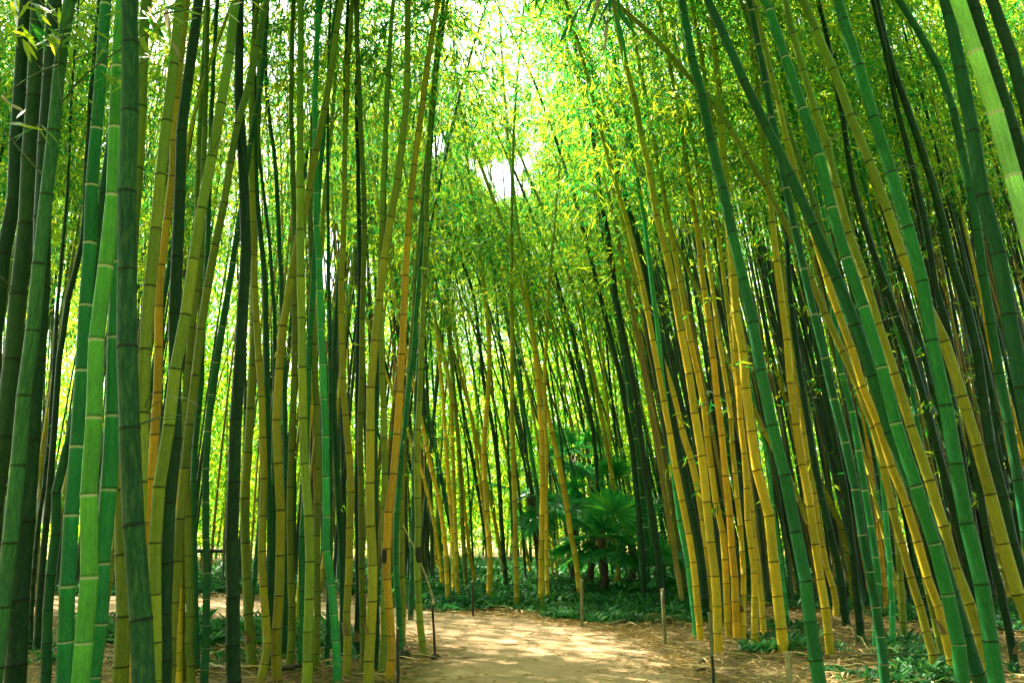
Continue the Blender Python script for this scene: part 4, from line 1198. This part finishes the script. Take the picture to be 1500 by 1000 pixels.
# fallen sticks
def stick(a, b, rad, label, mat, lift=0.05):
    p, q = ground(*a), ground(*b)
    r = np.random.default_rng(int(a[0] + b[0]))
    t = np.linspace(0, 1, 8)[:, None]
    P = p * (1 - t) + q * t
    P[:, 2] = 0.03 + lift * t[:, 0]
    P += r.normal(0, 0.008, P.shape)
    mb = MB()
    mb.tube(P, np.linspace(rad, rad * 0.6, 8), 7)
    tag(mb.build('fallen_stick', [mat], None, True), label, 'stick', 'sticks fallen on the litter')


stick((1240, 918), (1278, 966), 0.012, 'pale stick sloping through the litter below the flat crossing gold stem', M_WOODPALE)
stick((1244, 966), (1330, 968), 0.016, 'brown stick lying flat behind the foot of the dark pale ringed bamboo', M_WOOD)
stick((1212, 981), (1290, 984), 0.015, 'pale stick lying flat between the smooth dark emerald culm and the ringed one', M_WOODPALE)
stick((882, 920), (917, 915), 0.018, 'short brown stick at the path edge beside the pale grey post', M_WOOD)
stick((958, 912), (994, 910), 0.016, 'short stick lying behind the grey wooden post', M_WOOD)
stick((405, 985), (446, 988), 0.030, 'thick dark log end between the feet of the upright thicket', M_DARKWOOD)
stick((306, 964), (336, 960), 0.020, 'pale stick lying across the sunny gap of the upright thicket', M_WOODPALE)
stick((305, 976), (334, 992), 0.016, 'pale stick slanting in the sunny gap of the upright thicket', M_WOODPALE)
stick((596, 880), (612, 868), 0.014, 'pale stick poking from the undergrowth beyond the lone banded bamboo', M_WOODPALE, 0.15)
stick((1148, 928), (1172, 931), 0.014, 'light broken stick beside the thickest gold bamboo foot', M_WOODPALE)

# ------------------------------------------------------------------ the white shed and the table far behind the upright thicket
Y = 24.0
a, b = at(-70, 735, Y), at(58, 800, Y)
root = empty('garden_shed', (0, 0, 0))
tag(root, 'small white shed with slatted sides glimpsed behind the black slender bamboos', 'shed')
mb = MB()
xc, wd = (a[0] + b[0]) / 2, b[0] - a[0]
mb.box((xc, Y + 1.0, (a[2] + 0.95) / 2 + 0.35), (wd, 1.9, a[2] - 0.65), 0)
mb.build('wall', [M_WHITE], root)
zt = 0.95
for k in range(6):
    mb = MB()
    mb.box((xc, Y - 0.04, 0.10 + k * 0.16), (wd, 0.05, 0.125), 0)
    mb.build('board', [M_PINK], root)
mb = MB()
P = [at(-70, 772, Y - 0.1), at(58, 748, Y - 0.1)]
mb.tube(np.array([P[0], (P[0] + P[1]) / 2, P[1]]), np.array([0.03, 0.03, 0.03]), 4)
mb.build('brace', [M_WOODPALE], root)
mb = MB()
zr = a[2] + 0.03
Vr = np.array([[xc - wd / 2 - .2, Y - .25, zr], [xc + wd / 2 + .2, Y - .25, zr], [xc + wd / 2 + .2, Y + 1, zr + .5], [xc - wd / 2 - .2, Y + 1, zr + .5], [xc + wd / 2 + .2, Y + 2.2, zr], [xc - wd / 2 - .2, Y + 2.2, zr]])
Vr = np.concatenate([Vr, Vr + np.array([0, 0, 0.06])])
mb.add(Vr, np.array([[0, 1, 2, 3], [3, 2, 4, 5], [6, 7, 8, 9], [9, 8, 10, 11], [0, 1, 7, 6], [5, 4, 10, 11], [1, 2, 8, 7], [2, 4, 10, 8], [0, 3, 9, 6], [3, 5, 11, 9]]))
mb.build('roof', [M_WHITE], root)

g = ground(292, 842)
root = empty('garden_table', g)
tag(root, 'dark topped table with pale legs standing in the sunny gap', 'table')
mb = MB()
mb.box((0, 0, 0.56), (1.25, 0.6, 0.07))
mb.build('tabletop', [M_DARKWOOD], root)
for sx in (-0.5, 0.12):
    for sy in (-0.22, 0.22):
        mb = MB()
        mb.box((sx, sy, 0.262), (0.07, 0.07, 0.525))
        mb.build('leg', [M_WOODPALE], root)

# ------------------------------------------------------------------ large leaves near the viewer, on twigs of their own bamboos
def near_branch(label_of, twigs, leaves, depth, spread=0.0):
    root, P, D, S, d = BY_LABEL[label_of]
    base = P[0]
    holder = None
    mb = MB()
    for tw in twigs:
        pts = np.array([at(x, y, depth + e) for x, y, e in tw]) - base
        pp = catmull(pts, 5)
        mb.tube(pp, np.linspace(0.006, 0.0025, len(pp)), 5)
    br = mb.build('leafy_branch', [M_TWIG], root, True)
    ml = MB()
    for (x0, y0, x1, y1, w, rn) in leaves:
        r = np.random.default_rng(abs(int(x0 * 7 + y0 * 3 + x1)))
        a = at(x0, y0, depth + r.uniform(-spread, spread)) - base
        b = at(x1, y1, depth + r.uniform(-spread, spread)) - base
        L = np.linalg.norm(b - a)
        Vv, Qq = leaf_strips(a[None], (b - a)[None] + 0.0, np.array([[r.normal(0, 0.5), -1.0, 0.5 + r.normal(0, 0.3)]]), np.array([L]), np.array([w * depth / F]), 0.05)
        ml.add(Vv, Qq, 0, np.full(3, rn))
    me = ml.build('foliage', [M_LEAF], br)


r = np.random.default_rng(31)
lv = []
for (cx, cy, sx, sy, k) in [(30, 45, 40, 22, 16), (75, 55, 40, 20, 16), (110, 45, 30, 20, 10), (160, 108, 22, 12, 10), (180, 120, 14, 8, 5), (45, 185, 25, 8, 5), (150, 70, 40, 25, 12), (205, 25, 25, 18, 10), (250, 20, 22, 14, 8), (195, 75, 25, 20, 8), (40, 8, 50, 10, 10), (120, 10, 50, 10, 10)]:
    for _ in range(k):
        x, y = cx + r.normal(0, sx * 0.6), cy + r.normal(0, sy * 0.6)
        a = r.choice([0.25, 0.5, 2.7, 2.9, 1.2, 0.9]) + r.normal(0, 0.25)
        l = r.uniform(20, 40)
        lv.append((x, y, x + l * math.cos(a), y + l * math.sin(a), r.uniform(4.5, 7.5), r.uniform(0.25, 0.97)))
lv += [(243, 12, 246, 42, 8, 0.99), (248, 28, 250, 58, 9, 0.99), (252, 60, 264, 84, 8, 0.99), (217, 10, 228, 28, 7, 0.99), (178, 62, 196, 42, 7, 0.99), (76, 52, 90, 58, 8, 0.99), (212, 78, 226, 81, 4, 0.99), (35, 163, 12, 150, 6, 0.99),
       (2, 140, 14, 152, 5, 0.99), (240, 14, 268, 2, 8, 0.9), (246, 18, 275, 38, 3.5, 0.85), (335, 5, 352, -8, 6, 0.8), (340, 8, 356, 2, 5, 0.75), (330, 16, 352, 32, 4, 0.9), (370, 2, 388, 16, 5, 0.97), (28, 183, 68, 190, 6, 0.93), (38, 160, 24, 172, 5, 0.6)]
near_branch('weathered green bamboo with yellow lichen streaks and a leafy twig at its top',
            [[(91, 150, 0), (110, 125, 0), (150, 90, -.1), (178, 72, -.15), (215, 48, -.2), (246, 16, -.25)], [(91, 148, 0), (86, 100, .0), (90, 60, -.05), (100, 30, -.1), (150, -20, -.1)], [(86, 95, 0), (50, 110, -.05), (0, 145, -.1)], [(240, 20, -.25), (300, 10, -.3), (370, -4, -.3)], [(62, 255, 0), (30, 220, -.05), (-5, 175, -.1)], [(88, 38, 0), (62, 5, 0), (40, -20, 0)]],
            lv, 4.9, 0.12)
lv = []
for (x0, y0, x1, y1, w, rn) in [(872, -14, 858, 22, 7, 0.1), (878, -12, 872, 20, 8, 0.99), (874, 14, 861, 46, 7, 0.2), (848, 12, 832, 50, 5, 0.5), (832, 38, 820, 62, 6, 0.2), (850, 14, 858, 46, 7, 0.985), (893, 0, 880, 26, 7, 0.05), (890, 24, 886, 74, 8, 0.99), (902, 22, 918, 82, 9, 0.15), (904, 14, 930, 48, 9, 0.1), (905, -10, 908, 28, 10, 0.05), (900, 24, 888, 34, 6, 0.15), (884, 14, 874, 44, 3, 0.3), (895, -20, 893, 20, 7, 0.1), (884, 30, 896, 36, 5, 0.1)]:
    lv.append((x0, y0, x1, y1, w, rn))
near_branch('dark emerald bamboo, thick and smooth, rising closest to the square pale post',
            [[(990, -60, 3.2), (950, -75, 2.0), (905, -50, .6), (898, -10, 0.05), (902, 22, 0)], [(905, -50, .6), (885, -20, .1), (876, 12, 0)], [(885, -20, .1), (866, -10, 0), (848, 14, 0), (832, 38, 0)]],
            lv, 4.7, 0.05)

# ------------------------------------------------------------------ daylight
w = bpy.data.worlds.new('World')
SC.world = w
w.use_nodes = True
nt = w.node_tree
nt.nodes.clear()
n = N(nt)
sky = n('TexSky', sky_type='NISHITA')
sky.sun_disc = False
SUN_EL, SUN_AZ = math.radians(52), math.radians(-50)     # azimuth from +Y towards +X
sky.sun_elevation = SUN_EL
sky.sun_rotation = SUN_AZ
sky.air_density = 1.0
sky.dust_density = 3.0
sky.ozone_density = 1.0
hsv = n('HueSaturation', i={'Saturation': 0.35, 'Value': 1.15, 'Color': sky.outputs[0]})
bg = n('Background', i={'Color': hsv.outputs[0], 'Strength': 0.09})
out = n('OutputWorld')
n.link(bg.outputs[0], out.inputs[0])

sd = np.array([math.sin(SUN_AZ) * math.cos(SUN_EL), math.cos(SUN_AZ) * math.cos(SUN_EL), math.sin(SUN_EL)])
sl = bpy.data.lights.new('sun', 'SUN')
sl.energy = 5.0
sl.angle = math.radians(0.5)
sl.color = (1.0, 0.91, 0.72)
so = bpy.data.objects.new('sun', sl)
C.objects.link(so)
so.location = sd * 60
so.rotation_euler = Vector(sd).to_track_quat('Z', 'Y').to_euler()

# ------------------------------------------------------------------ camera and picture
cam = bpy.data.cameras.new('camera')
cam.sensor_width = 36.0
cam.lens = F / 1500.0 * 36.0
cam.clip_end = 3000
co = bpy.data.objects.new('camera', cam)
C.objects.link(co)
co.location = (0, 0, EYE)
co.rotation_euler = (math.pi / 2 + PITCH, 0, 0)
SC.camera = co
vs = SC.view_settings
vs.view_transform = 'Standard'
vs.look = 'None'
vs.exposure = 2.85
vs.gamma = 1.0
cy = SC.cycles
cy.max_bounces = 8
cy.diffuse_bounces = 4
cy.glossy_bounces = 2
cy.transmission_bounces = 6
cy.transparent_max_bounces = 4
cy.sample_clamp_indirect = 3.0
cy.use_denoising = True
